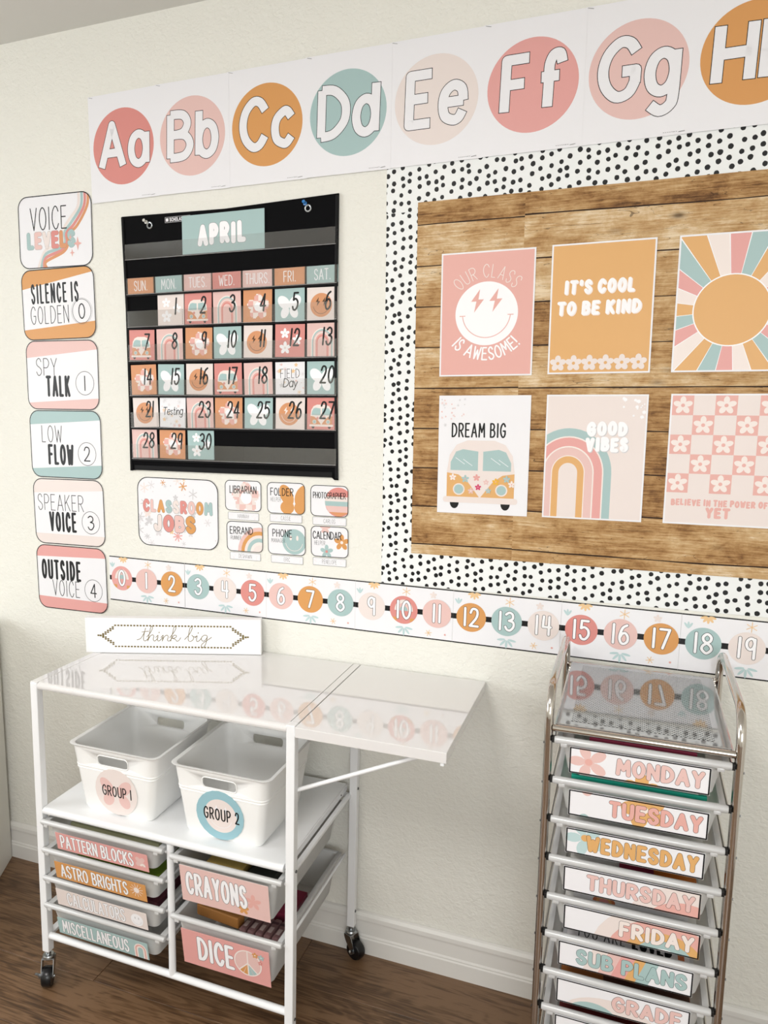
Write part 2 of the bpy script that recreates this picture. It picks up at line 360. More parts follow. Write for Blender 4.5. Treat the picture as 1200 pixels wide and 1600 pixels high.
class Art:
    """flat print in card coordinates (u right, v up, metres, origin at the card's centre); each call lies a hair above the last"""
    def __init__(s, w, h, r=0.0, t=.0006, paper='paper', curl=0.0):
        s.w, s.h, s.t = w, h, t; s.mb = MB(); s.mb.flat = True; s.k = 0; s.q = 0; s.clip = None
        poly = rrect(0, 0, w, h, r) if r else [(w/2, h/2), (-w/2, h/2), (-w/2, -h/2), (w/2, -h/2)]
        s.outline = poly
        s.mb.prism(poly, 'y', 0, -t, ink(paper))
        s.clip = poly[::1]
    def y(s): return -s.t - 4.5e-5*(s.k+1)
    def _clip(s, P):
        C = s.clip
        if C is None: return P
        out = P; n = len(C)
        if all(abs(x) < s.w/2*.8 and abs(y) < s.h/2*.8 for x, y in P): return P
        for i in range(n):
            a, b = C[i], C[(i+1) % n]; inp = out; out = []
            if not inp: return []
            def sd(p): return (b[0]-a[0])*(p[1]-a[1]) - (b[1]-a[1])*(p[0]-a[0])
            for j in range(len(inp)):
                p, q = inp[j-1], inp[j]; dp, dq = sd(p), sd(q)
                if (dp >= 0) != (dq >= 0):
                    t = dp/(dp-dq); out.append((p[0]+(q[0]-p[0])*t, p[1]+(q[1]-p[1])*t))
                if dq >= 0: out.append(q)
        return out
    def faces(s, polys, c):
        y = s.y(); m = ink(c) if isinstance(c, str) else c
        for q, P in enumerate(polys, s.q):
            y = s.y() - 3e-7*(q % 130)
            P = s._clip(P)
            if len(P) >= 3: s.mb.add([(p[0], y, p[1]) for p in P], [list(range(len(P)))], m)
        s.q += len(polys)
    def poly(s, P, c): s.faces([P], c); s.k += 1
    def rect(s, x0, y0, x1, y1, c): s.poly([(x0, y0), (x1, y0), (x1, y1), (x0, y1)], c)
    def ell(s, cx, cy, rx, ry, c, rot=0, n=28, layer=True):
        ca, sa = math.cos(rot), math.sin(rot)
        s.faces([[(cx+rx*math.cos(2*PI*k/n)*ca-ry*math.sin(2*PI*k/n)*sa, cy+rx*math.cos(2*PI*k/n)*sa+ry*math.sin(2*PI*k/n)*ca) for k in range(n)]], c)
        if layer: s.k += 1
    def circ(s, cx, cy, r, c, n=40, layer=True): s.ell(cx, cy, r, r, c, 0, n, layer)
    def ribbon(s, P, w, cap='round'):
        """polygons of a stroke along P"""
        Q = [P[0]]
        for p in P[1:]:
            if math.hypot(p[0]-Q[-1][0], p[1]-Q[-1][1]) > 1e-7: Q.append(p)
        closed = len(Q) > 3 and math.hypot(Q[0][0]-Q[-1][0], Q[0][1]-Q[-1][1]) < 1e-7
        out = []; n = len(Q)
        if n == 1: return [[(Q[0][0]+w/2*math.cos(a), Q[0][1]+w/2*math.sin(a)) for a in [2*PI*k/10 for k in range(10)]]]
        D = []
        for i in range(n-1):
            dx, dy = Q[i+1][0]-Q[i][0], Q[i+1][1]-Q[i][1]; l = math.hypot(dx, dy); D.append((dx/l, dy/l))
        def off(i, j):
            d = D[i]; return (-d[1]*w/2, d[0]*w/2)
        L = []; R = []
        for i in range(n):
            if i == 0: d = D[0] if not closed else None
            elif i == n-1: d = D[-1] if not closed else None
            else: d = None
            if d is None:
                a, b = D[(i-1) % (n-1)] if i else D[-1], D[i % (n-1)]
                sx, sy = a[0]+b[0], a[1]+b[1]; l = math.hypot(sx, sy)
                if l < .9 * 2 * .94: L.append(None); R.append(None); continue
                f = 2/l/l; d = (sx*f, sy*f)
            L.append((Q[i][0]-d[1]*w/2, Q[i][1]+d[0]*w/2)); R.append((Q[i][0]+d[1]*w/2, Q[i][1]-d[0]*w/2))
        for i in range(n-1):
            d = D[i]; nx, ny = -d[1]*w/2, d[0]*w/2
            l0 = L[i] or (Q[i][0]+nx, Q[i][1]+ny); r0 = R[i] or (Q[i][0]-nx, Q[i][1]-ny)
            l1 = L[i+1] or (Q[i+1][0]+nx, Q[i+1][1]+ny); r1 = R[i+1] or (Q[i+1][0]-nx, Q[i+1][1]-ny)
            out.append([r0, r1, l1, l0])
        def disc(p): return [(p[0]+w/2*math.cos(2*PI*k/12), p[1]+w/2*math.sin(2*PI*k/12)) for k in range(12)]
        for i in range(n):
            if L[i] is None: out.append(disc(Q[i]))
        if cap == 'round' and not closed: out += [disc(Q[0]), disc(Q[-1])]
        elif cap == 'square' and not closed: pass
        return out
    def stroke(s, P, w, c, smooth=False, cap='round', layer=True):
        if smooth: P = catmull(P, 6)
        s.faces(s.ribbon(P, w, cap), c)
        if layer: s.k += 1
    def frame(s, w, c='black', inset=0.0):
        P = s.outline; sc = lambda p: (p[0]*(1-2*inset/s.w), p[1]*(1-2*inset/s.h))
        Q = [sc(p) for p in P]; Q.append(Q[0]); k = s.clip; s.clip = s.outline; s.stroke(Q, w, c); s.clip = k
    def ring(s, cx, cy, r0, r1, a0, a1, c, n=28, sx=1.0, sy=1.0, layer=True):
        F = []
        for k in range(n):
            a, b = math.radians(a0+(a1-a0)*k/n), math.radians(a0+(a1-a0)*(k+1)/n)
            F.append([(cx+r0*sx*math.cos(a), cy+r0*sy*math.sin(a)), (cx+r1*sx*math.cos(a), cy+r1*sy*math.sin(a)),
                      (cx+r1*sx*math.cos(b), cy+r1*sy*math.sin(b)), (cx+r0*sx*math.cos(b), cy+r0*sy*math.sin(b))])
        s.faces(F, c)
        if layer: s.k += 1
    def arch(s, cx, base, top, rads, cols, sy=1.0):
        """rainbow arches: outer radii list, straight legs down to base"""
        for i, c in enumerate(cols):
            r1 = rads[i]; 
            n = 24; P = [(cx+r1*math.cos(PI*k/n), top+r1*sy*math.sin(PI*k/n)) for k in range(n+1)] + [(cx-r1, base), (cx+r1, base)]
            s.poly(P, c)
    def flower(s, cx, cy, r, c, cc=None, n=5, rot=PI/2, fat=.5, off=.58):
        for k in range(n):
            a = rot+2*PI*k/n; s.ell(cx+r*off*math.cos(a), cy+r*off*math.sin(a), r*.44, r*fat*.6, c, a, 14, False)
        s.faces([[(cx+r*.3*math.cos(2*PI*k/10), cy+r*.3*math.sin(2*PI*k/10)) for k in range(10)]], c)
        s.k += 1
        if cc: s.circ(cx, cy, r*.2, cc, 12)
    def spark(s, cx, cy, r, c, n=4, w=None, rot=.2):
        for k in range(n):
            a = rot+PI*k/n; s.stroke([(cx-r*math.cos(a), cy-r*math.sin(a)), (cx+r*math.cos(a), cy+r*math.sin(a))], w or r*.22, c, layer=False)
        s.k += 1
    def star4(s, cx, cy, r, c):
        P = []
        for k in range(8):
            a = PI/2+PI*k/4; q = r if k % 2 == 0 else r*.3
            P.append((cx+q*math.cos(a)*(.75 if k % 4 == 2 else 1), cy+q*math.sin(a)))
        # split into four convex kites
        for k in range(0, 8, 2): s.faces([[(cx, cy), P[(k-1) % 8], P[k], P[(k+1) % 8]]], c)
        s.k += 1
    def bolt(s, cx, cy, h, c):
        s.faces([[(cx-.28*h, cy-.02*h), (cx+.1*h, cy+.5*h), (cx+.03*h, cy-.02*h)], [(cx+.28*h, cy+.06*h), (cx-.14*h, cy-.5*h), (cx-.03*h, cy+.06*h)],
                 [(cx-.28*h, cy-.02*h), (cx+.03*h, cy-.02*h), (cx+.28*h, cy+.06*h), (cx-.03*h, cy+.06*h)]], c); s.k += 1
    def text(s, txt, x, y, h, w=.12, c='black', xs=.5, sp=.22, align='l', outline=None, ow=.03, cap='round', slant=0.0, arc=None, cols=None, rot=0.0, jit=0.0, fit=None):
        """x,y = start (l), centre (c) or end (r) of the baseline; w and ow are fractions of h"""
        if fit:   # stretch letters and spacing so that the line is this wide
            nat = sum(h*xs*.75 if ch == ' ' else glyph(ch)[0]*h*xs + sp*h for ch in txt) - sp*h
            g0 = sum(0 if ch == ' ' else glyph(ch)[0]*h*xs for ch in txt) + sum(h*xs*.75 for ch in txt if ch == ' '); gap = nat - g0
            xs *= max(.3, (fit - w*h - gap)/g0)
        lay = []; cx = 0
        for ch in txt:
            if ch == ' ': cx += h*xs*.75; lay.append(None); continue
            gw, st = glyph(ch); lay.append((cx, gw*h*xs, st)); cx += gw*h*xs + sp*h
        tot = cx - sp*h; x0 = {'l': 0, 'c': -tot/2, 'r': -tot}[align]
        cr, sr = math.cos(rot), math.sin(rot)
        def T(px, py):
            px += slant*py
            if arc:
                r, sgn = arc  # centre (x,y), radius; sgn +1 text over the top, -1 along the bottom
                a = PI/2 - px/r if sgn > 0 else -PI/2 + px/r
                rr = r + py if sgn > 0 else r - py
                return (x + rr*math.cos(a), y + rr*math.sin(a))
            return (x + px*cr - py*sr, y + px*sr + py*cr)
        G = []
        i = 0
        for L in lay:
            if L is None: continue
            gx, gw, st = L; jy = jit*h*(((i*7) % 5)/4-.5); i += 1
            G.append([[T(x0+gx+q[0]*gw, q[1]*h+jy) for q in P] for P in st])
        if outline:
            for g in G:
                for P in g: s.faces(s.ribbon(P, h*(w+2*ow), cap) , outline)
            if cap == 'square':
                for g in G:
                    for P in g:
                        for a, b in ((P[0], P[1]), (P[-1], P[-2])):
                            l = math.hypot(a[0]-b[0], a[1]-b[1]); d = ((a[0]-b[0])/l*h*ow, (a[1]-b[1])/l*h*ow)
                            s.faces(s.ribbon([a, (a[0]+d[0], a[1]+d[1])], h*(w+2*ow), 'square'), outline)
            s.k += 1
        for j, g in enumerate(G):
            for P in g: s.faces(s.ribbon(P, h*w, cap), (cols[j % len(cols)] if cols else c))
        s.k += 1
        return tot
    # composite drawings -------------------------------------------------
    def smiley(s, cx, cy, r, c, line, bolts=True):
        s.circ(cx, cy, r, c)
        if bolts: s.bolt(cx-.3*r, cy+.28*r, r*.75, line); s.bolt(cx+.3*r, cy+.28*r, r*.75, line)
        else: s.ell(cx-.28*r, cy+.3*r, r*.1, r*.2, line, layer=False); s.ell(cx+.28*r, cy+.3*r, r*.1, r*.2, line)
        s.stroke([(cx+.72*r*math.cos(math.radians(a)), cy+.72*r*math.sin(math.radians(a))) for a in range(190, 352, 10)], r*.035, line)
    def van(s, cx, cy, w, body='warm', roof='cream', glass='sage', deco=True):
        u = w/2
        for sx in (-1, 1): s.ell(cx+sx*.72*u, cy-.80*u, .13*u, .18*u, 'black', n=16, layer=False)
        s.k += 1
        s.poly([(cx+.95*u*a, cy+b*u) for a, b in ((-1, -.72), (1, -.72), (1, .1), (.93, .55), (.72, .85), (.4, .97), (-.4, .97), (-.72, .85), (-.93, .55), (-1, .1))], roof)
        for sx in (-1, 1):
            P = [(0, -.66), (.35, -.2), (.62, 0), (.95, .05), (.95, -.66)]
            s.faces([[(cx+sx*u*P[0][0], cy+u*P[0][1]), (cx+sx*u*P[i][0], cy+u*P[i][1]), (cx+sx*u*P[i+1][0], cy+u*P[i+1][1])] for i in range(1, 4)], body)
        s.k += 1
        for sx in (-1, 1):
            s.faces([[(cx+sx*u*a, cy+b*u) for a, b in ((.07, .12), (.85, .12), (.85, .35), (.7, .65), (.5, .72), (.07, .66))]], glass)
        s.k += 1
        for sx in (-1, 1): s.circ(cx+sx*.6*u, cy-.42*u, .17*u, roof, 18, False)
        s.k += 1
        for sx in (-1, 1): s.circ(cx+sx*.6*u, cy-.42*u, .135*u, glass, 18, False)
        s.k += 1
        s.poly(rrect(cx, cy-.72*u, 2.1*u, .17*u, .07*u, 3), roof)
        if deco:
            for sx in (-.55, .45):
                for q in (0, .22): s.stroke([(cx+(sx+q-.16)*u, cy+.48*u-q*.2*u), (cx+(sx+q+.1)*u, cy+.2*u-q*.2*u+.1*u)], .012*u, 'white', layer=False)
            s.k += 1
            for a, b, r, c in ((-.78, -.08, .1, 'cream'), (-.42, -.12, .11, 'sage'), (-.1, -.08, .1, 'rose'), (-.05, -.35, .09, 'magenta'), (-.25, -.46, .09, 'pink'),
                               (.17, -.2, .08, 'pink'), (.44, -.18, .1, 'yellow'), (.74, -.1, .1, 'sage'), (.88, -.24, .1, 'cream'), (.24, -.44, .08, 'sage')):
                s.flower(cx+a*u, cy+b*u, r*u, c, 'salmon' if c != 'pink' else 'cream')
    def checker_flower(s, cx, cy, r, c1='cream', c2='salmon', hole=None):
        """five-petal flower filled with a checkerboard"""
        q = r/2.2
        def inside(x, y):
            if math.hypot(x-cx, y-cy) < r*.55: return True
            return any(math.hypot(x-cx-r*.6*math.cos(PI/2+2*PI*k/5), y-cy-r*.6*math.sin(PI/2+2*PI*k/5)) < r*.4 for k in range(5))
        n = 22; st = 2*r/n; F = {c1: [], c2: []}
        for i in range(n):
            x = cx-r+i*st
            j = 0
            while j < n:
                y = cy-r+j*st
                if inside(x+st/2, y+st/2):
                    j0 = j; k0 = (int((x-cx+9*q)/q)+int((y-cy+9*q)/q)) % 2
                    while j < n and inside(x+st/2, cy-r+j*st+st/2) and (int((x-cx+9*q)/q)+int((cy-r+j*st-cy+9*q)/q)) % 2 == k0: j += 1
                    if j == j0: j += 1
                    F[c1 if k0 else c2].append([(x, cy-r+j0*st), (x+st, cy-r+j0*st), (x+st, cy-r+j*st), (x, cy-r+j*st)])
                else: j += 1
        for c in F: s.faces(F[c], c)
        s.k += 1; s.circ(cx, cy, r*.36, hole or 'white', 20)
    def butterfly(s, cx, cy, r, c):
        for sx in (-1, 1):
            s.ell(cx+sx*.42*r, cy+.3*r, .55*r, .38*r, c, sx*.75, 18, False); s.ell(cx+sx*.34*r, cy-.38*r, .42*r, .3*r, c, -sx*1.1, 18, False)
        s.k += 1
    def confetti(s, n, cols, seed, r=.0035, margin=.004):
        rd = random.Random(seed)
        for i in range(n):
            x = rd.uniform(-s.w/2+margin, s.w/2-margin); y = rd.uniform(-s.h/2+margin, s.h/2-margin)
            q = r*rd.uniform(.5, 1.3); t = rd.random(); k = s.k
            if t < .5: s.spark(x, y, q, rd.choice(cols), 3, q*.2, rd.random())
            elif t < .75: s.circ(x, y, q*.2, rd.choice(cols), 8)
            else: s.flower(x, y, q, rd.choice(cols))
            s.k = k
        s.k += 1
    def place(s, name, x, z, tilt=0, y=-.0008, label=None, cat=None, group=None, parent=None, rot=None):
        o = s.mb.build(name, parent=parent, loc=(x, y, z), rot=rot or (0, -math.radians(tilt), 0))
        return tag(o, label, cat, group)

# ------------------------------------------------------------------ the room
RX0, RX1, RY0, H = -1.9, 3.0, -3.6, 2.487
def struct(mb, name, **k): return tag(mb.build(name, **k), kind='structure')
struct(MB().box(RX0, RX1, 0, .12, -.05, H+.05, WALL), 'wall_back')
struct(MB().box(RX1, RX1+.12, RY0, .12, -.05, H+.05, WALL), 'wall_right')
def win_wall(name, wname, u0, u1, a0, a1, z0, z1, P, inner):
    """a wall running u0..u1 with one opening a0..a1 x z0..z1; P(u, d0, d1) gives the box limits"""
    wf = MB()
    for u, v, c, d in ((u0, a0, -.05, H+.05), (a1, u1, -.05, H+.05), (a0, a1, -.05, z0), (a0, a1, z1, H+.05)):
        wf.box(*P(u, v, 0, .12), c, d, WALL)
    struct(wf, name)
    w1 = struct(MB().box(*P(a0-.03, a1+.03, -.03, 0), z0-.03, z0, TRIM), wname)
    m = (a0+a1)/2
    for u, v, c, d in ((a0, a0+.05, z0, z1), (a1-.05, a1, z0, z1), (a0+.05, a1-.05, z0, z0+.05), (a0+.05, a1-.05, z1-.05, z1), (m-.02, m+.02, z0+.05, z1-.05)):
        MB().box(*P(u, v, .0, .045), c, d, TRIM).build('frame_bar', w1)
win_wall('wall_left', 'window_1', RY0, .12, -2.75, -1.05, .85, 2.25, lambda u, v, d0, d1: (RX0-d1, RX0-d0, u, v), 1)
win_wall('wall_front', 'window_2', RX0-.12, RX1+.12, 1.5, 2.7, .85, 2.2, lambda u, v, d0, d1: (u, v, RY0-d1, RY0-d0), 1)
struct(MB().box(RX0-.12, RX1+.12, RY0-.12, .12, H, H+.1, CEIL), 'ceiling')
sub = pmat('plank_joint', (30, 20, 12), .8)
fl = struct(MB().box(RX0-.12, RX1+.12, RY0-.12, .12, -.05, -.0035, sub), 'floor')
# laminate planks laid along the wall, 0.19 m wide
PW, PL = .19, 1.28; meshes = {}
def plank(x0, x1, y1):
    key = round(x1-x0, 3)
    if key not in meshes:
        o = MB().box(0, x1-x0-.0012, -PW+.0012, 0, -.0035, 0, FLOOR, bev=.0006, seg=1).build('plank', parent=fl); meshes[key] = o.data
    else:
        o = bpy.data.objects.new('plank', meshes[key]); COL.objects.link(o); o.parent = fl
    o.location = (x0, y1, 0)
y = .0; r = 0
while y > RY0:
    x = RX0 - [0, .47, .93, .25, .7][r % 5]
    while x < RX1:
        a, b = max(x, RX0), min(x+PL, RX1)
        if b-a > .01: plank(a, b, y)
        x += PL
    y -= PW; r += 1
# baseboard: stepped profile, plain cap bead
prof = [(-.001, 0), (-.017, 0), (-.017, .044), (-.015, .047), (-.0145, .049), (-.0155, .051), (-.0125, .056), (-.011, .088), (-.011, .092), (-.013, .094), (-.0135, .098),
        (-.0125, .108), (-.007, .115), (-.001, .118)]
bb = MB(); bb.prism(prof, 'x', RX0, RX1, TRIM); struct(bb, 'baseboard_back')
bb = MB(); bb.prism([(RY0 - p[0], p[1]) for p in prof], 'x', RX0, RX1, TRIM); struct(bb, 'baseboard_front')
bb = MB(); bb.prism([(RX0 - p[0], p[1]) for p in prof], 'y', RY0+.017, -.017, TRIM); struct(bb, 'baseboard_left')
bb = MB(); bb.prism([(RX1 + p[0], p[1]) for p in prof], 'y', RY0+.017, -.017, TRIM); struct(bb, 'baseboard_right')

# white cabinet standing askew at the left end of the wall, only its right side shows
cab = empty('cabinet', (-.42, -.02, 0), (0, 0, math.radians(25)), 'white cabinet with a plain side panel standing at the far left beside the wall', 'cabinet')
MB().box(-.46, -.018, -.44, -.002, .0, .79, CABINET, .002).build('body', cab)
MB().box(-.018, 0, -.46, 0, 0, .80, CABINET, .0015).build('side_panel', cab)
MB().box(-.48, -.0005, -.465, .0, 0.801, 0.82, CABINET, .003).build('top_panel', cab)
for i, z in enumerate((.04, .415)):
    d = MB().box(-.455, -.022, -.458, -.4405, z, z+.365, CABINET, .002).build('door', cab)
    MB().tube([(-.06, -.4585, z+.2), (-.06, -.478, z+.2), (-.06, -.478, z+.3), (-.06, -.4585, z+.3)], .004, ZINC, 8).build('handle', d)

WORDS = 'zero one two three four five six seven eight nine ten eleven twelve thirteen fourteen fifteen sixteen seventeen eighteen nineteen twenty'.split()
def word(n): return WORDS[n] if n <= 20 else ('twenty' if n < 30 else 'thirty') + ('-' + WORDS[n % 10] if n % 10 else '')
# ------------------------------------------------------------------ alphabet cards
ALPH = [('Aa', 'coral'), ('Bb', 'pink'), ('Cc', 'mustard'), ('Dd', 'sage'), ('Ee', 'blush'), ('Ff', 'rose'), ('Gg', 'pink'), ('Hh', 'mustard')]
CN = dict(coral='coral red', pink='soft pink', mustard='mustard orange', sage='sage green', blush='pale blush', rose='coral pink')
for i, (t, c) in enumerate(ALPH):
    a = Art(.2165, .273, t=.0004)
    a.circ(0, 0, .0965, c, 64)
    h = .105; a.text(t, 0, -.048, h, w=.20, c='paper', xs=.66, sp=.25, align='c', outline='black', ow=.014, cap='square', slant=.03)
    a.text('c', .075, -.131, .0022, w=.2, c='grey')
    for q in range(7): a.rect(.055+q*.004, -.1305, .0575+q*.004, -.1296, 'grey')
    o = a.place('alphabet_card', .1055+.2128*i, 2.1718+.0009*i, [.3, -.2, .1, -.15, .1, 0, .2, .1][i], y=-.0042-.0004*(i % 2),
        label=f'white alphabet card lettered {t} on a {CN[c]} circle', cat='card', group='alphabet cards in the row near the ceiling')
    for (u, v, r) in ((-.098, .133, .25), (.09, -.131, -.1)):
        s = MB(); s.tube([(-.006, 0, 0), (.006, 0, 0)], .00045, STAPLE, 5).build('staple', o, loc=(u, -.0015, v), rot=(0, r, 0))

# ------------------------------------------------------------------ voice level cards
VL = [('sign', None), ('SILENCE IS', 'GOLDEN', '0', 'mustard', 'mustard bands'), ('SPY', 'TALK', '1', 'pink', 'soft pink bands'), ('LOW', 'FLOW', '2', 'sage', 'sage green bands'),
      ('SPEAKER', 'VOICE', '3', 'blush', 'pale blush bands'), ('OUTSIDE', 'VOICE', '4', 'rose', 'coral pink bands')]
VP = [(-.1365, 1.9735, -.7), (-.1366, 1.7735, .4), (-.1351, 1.5723, -.5), (-.134, 1.3716, -.2), (-.1345, 1.1699, .4), (-.1345, .9678, .3)]
for i, ((x, z, tl), d) in enumerate(zip(VP, VL)):
    a = Art(.258, .1985, r=.032, t=.0008)
    W2, H2 = .129, .0993
    if i == 0:
        def wave(off): return [(.098+off, .1), (.094+off, .06), (.06+off*.9, .02-off*.5), (.035+off*.6, -.005-off*.3), (.036+off*.5, -.03-off*.2), (.02+off*.4, -.048-off*.5), (-.035, -.062-off), (-.052+off, -.1)]
        for k, c in enumerate(('blush', 'sage', 'coral', 'orange')): a.stroke(wave(-.012+.0105*k), .0085, c, smooth=True)
        a.text('VOICE', -.085, .006, .06, w=.05, c='black', xs=.40, sp=.16, fit=.13)
        a.text('LEVELS', -.095, -.041, .036, w=.34, xs=.62, sp=.37, fit=.172, cols=['sage', 'pink', 'blush', 'coral', 'orange', 'sage'], outline='grey', ow=.014)
        for u, v, r in ((.078, -.038, .019), (.058, -.062, .011), (.053, -.02, .009)): a.star4(u, v, r, 'salmon')
        lb = 'rounded white card reading VOICE LEVELS with a wavy retro stripe, topmost of the left column'
    else:
        t1, t2, num, c, cn = d
        up, dn = [(.045, .083), (.05, .072), (.057, .072), (.055, .068), (.062, .07)][i-1], [(-.07, -.052), (-.08, -.066), (-.074, -.058), (-.068, -.068), (-.062, -.066)][i-1]
        a.poly([(-W2, up[0]), (W2, up[1]), (W2, H2), (-W2, H2)], c); a.poly([(-W2, -H2), (W2, -H2), (W2, dn[1]), (-W2, dn[0])], c)
        TL = {1: ((-.093, .006, .05, .12, .17), (-.1, -.053, .048, .045, .137)), 2: ((-.093, .0, .048, .045, .077), (-.056, -.058, .053, .16, .088)),
              3: ((-.085, .006, .048, .045, .075), (-.061, -.057, .053, .16, .094)), 4: ((-.113, .004, .047, .045, .17), (-.07, -.057, .053, .15, .101)),
              5: ((-.108, -.004, .054, .15, .148), (-.072, -.057, .048, .045, .102))}[i]
        for tt, (x_, y_, h_, w_, f_) in zip((t1, t2), TL): a.text(tt, x_, y_, h_, w=w_, xs=.45, sp=.22 if w_ > .1 else .17, fit=f_)
        u, v = [(.082, -.024), (.08, -.023), (.0765, -.026), (.079, -.028), (.079, -.031)][i-1]
        a.ring(u, v, .0312, .0325, 0, 360, 'black', 36, sy=1.05)
        if i == 1: a.ring(u, v, .036, .0366, 0, 360, 'grey', 36)
        a.text(num, u, v-.02, .04, w=.085, xs=.62, align='c')
        lb = f'rounded card reading {t1} {t2} {num} with {cn} in the left column'
    a.frame(.0026, 'black', 0.0012)
    a.place('voice_level_card', x, z, tl, y=-.001-.0009*(i % 2), label=lb, cat='card', group='voice level cards in the column at the left')

# ------------------------------------------------------------------ pocket chart calendar
CX, CZ = .4095, 1.6493
chart = empty('pocket_chart', (CX, -.001, CZ), (0, 0, 0), 'black fabric calendar pocket chart with clear pockets hung on the wall', 'pocket chart')
def sag(u): return .0
b = MB(); out = [(-.311, -.334), (-.315, -.345), (-.3, -.345), (-.29, -.335), (0, -.338), (.29, -.337), (.305, -.35), (.315, -.35), (.312, -.33), (.31, 0), (.313, .346), (0, .337), (-.316, .343), (-.306, 0)]
b.prism(out, 'y', 0, -.004, FABRIC); b.build('backing', chart)
for sx in (-1, 1):
    b = MB(); b.tube([(sx*.311-.002, -.004, .341), (sx*.3075, -.005, .1), (sx*.3085, -.004, -.15), (sx*.3115, -.004, -.346)], .0045, PIPING, 8); b.build('side_binding', chart)
b = MB(); b.box(-.3, .3, -.0065, -.004, -.344, -.33, PIPING, .001); b.build('bottom_hem', chart)
for u in (-.227, .0, .233):
    g = MB(); ring = [(u+.0075*math.cos(t*PI/8), -.0048, .314+.004*(u > .1)+.0075*math.sin(t*PI/8)) for t in range(16)]
    g.tube(ring, .0022, ZINC, 8, closed=True); g.build('grommet', chart)
pt = Art(.078, .0145, t=.0006, paper='black'); pt.frame(.0008, 'lightgrey', .0006); pt.rect(-.036, -.004, -.028, .004, 'paper'); pt.text('SCHOLASTIC', -.024, -.0038, .0078, w=.2, c='paper', xs=.62, sp=.22)
pt.place('fabric_label', -.14, .323, 1.5, y=-.0042, parent=chart, rot=(0, 0, 0))
def film(x0, x1, z0, z1, y, name='clear_pocket', cells=7):
    p = MB(); p.box(x0, x1, y-.0006, y, z0, z1, FILM); o = p.build(name, chart)
    s = MB()
    n = int((x1-x0)/.004)
    for i in range(n):
        s.box(x0+i*.004, x0+i*.004+.0026, y-.0011, y-.0006, z0+.001, z0+.0017, ink('pale'))
    tag(s.build('stitching', o), kind='stuff'); return o
film(-.307, .311, .2275, .269, -.0075, 'header_pocket')
ROWZ = [(1.786, 1.829), (1.6995, 1.742), (1.6075, 1.652), (1.5135, 1.5555), (1.4258, 1.467), (1.338, 1.379)]
for k, (z0, z1) in enumerate(ROWZ):
    film(-.305, .3115, z0-CZ-.0015, z1-CZ, -.0092, 'clear_pocket')
    s = MB()
    for c in range(1, 7): 
        xx = .1035 + c*.0886 - CX
        for q in range(9): s.box(xx-.0004, xx+.0004, -.0104, -.0099, z0-CZ+.003+q*.0044, z0-CZ+.0055+q*.0044, ink('film'))
    tag(s.build('pocket_seam', chart), kind='stuff')
    s = MB(); s.box(-.305, .3115, -.0105, -.0092, z0-CZ-.006, z0-CZ-.002, PIPING, .0005); s.build('pocket_trim', chart)

ap = Art(.2405, .097, t=.0008, paper='sage')
ap.text('APRIL', -.0025, -.023, .041, w=.33, c='white', xs=.55, sp=.4, fit=.143, align='c', outline='grey', ow=.02, jit=.08)
ap.place('month_card', .404, 1.929, 0, y=-.0072, label='sage green card reading APRIL tucked into the top pocket of the calendar', cat='card')
DAYS = [('SUN.', 'orange'), ('MON.', 'sage'), ('TUES.', 'pink'), ('WED.', 'coral'), ('THURS.', 'pink'), ('FRI.', 'orange'), ('SAT.', 'sage')]
DX = [.1485, .2375, .3265, .4133, .502, .5925, .681]
for i, (t, c) in enumerate(DAYS):
    a = Art(.0835, .0415, t=.0006, paper=c)
    a.text(t, 0, -.0125, .025, w=.085, c='white', xs=.42, sp=.17, align='c')
    a.place('weekday_card', DX[i], 1.8085, [0, .3, -.4, .2, -.2, .2, .4][i], y=-.0062, label=f'{CN.get(c, "orange")} weekday card reading {t[:-1]} in the calendar heading row', cat='card', group='weekday cards in the calendar heading row')
# date cards
def date_art(kind, num):
    paper = {'van': 'coral', 'rainbow': 'pink', 'checker': 'orange', 'butterfly': 'sage', 'smiley': 'blush', 'flowers': 'blush', 'flowers_c': 'coral', 'flowers_s': 'sage', 'white': 'paper'}[kind]
    a = Art(.082, .0815, t=.0006, paper=paper)
    if kind == 'van': a.van(-.002, -.008, .062, body='orange', deco=False); a.flower(-.012, -.012, .004, 'coral'); a.flower(.006, -.008, .004, 'pink')
    elif kind == 'rainbow': a.arch(0, -.041, -.006, [.03, .0275, .024, .0215, .019, .0155, .012], ['cream', 'sage', 'pink', 'blush', 'salmon', 'coral', 'pink'], sy=1.15)
    elif kind == 'checker': a.checker_flower(.002, -.002, .032, 'cream', 'salmon')
    elif kind == 'butterfly': a.butterfly(-.001, -.004, .036, 'white')
    elif kind == 'smiley': a.smiley(-.003, -.002, .029, 'orange', 'brown' if num not in ('26',) else 'cream')
    elif kind[:7] == 'flowers':
        cc = 'pink' if kind == 'flowers_c' else 'white'
        a.flower(-.014, .018, .013, 'white', 'blush'); a.flower(-.013, -.018, .016, 'white', 'blush'); a.flower(.02, .002, .013, 'white', 'blush')
    if num == 'FD':
        a.confetti(24, ['apricot', 'pale', 'lightgrey', 'pink'], 5, .005)
        a.text('FIELD', 0, .001, .022, w=.06, xs=.5, sp=.2, align='c'); a.text('Day', 0, -.022, .021, w=.11, xs=.7, sp=.14, align='c', slant=.15)
    elif num == 'T':
        a.confetti(24, ['apricot', 'pale', 'lightgrey', 'pink'], 9, .005)
        a.text('Testing', 0, -.006, .02, w=.1, xs=.62, sp=.12, align='c', slant=.15, rot=.03)
    else:
        a.text(num, .012 if len(num) > 1 else .014, -.012, .041, w=.115, xs=.42, sp=.17, align='c', slant=.1)
    return a
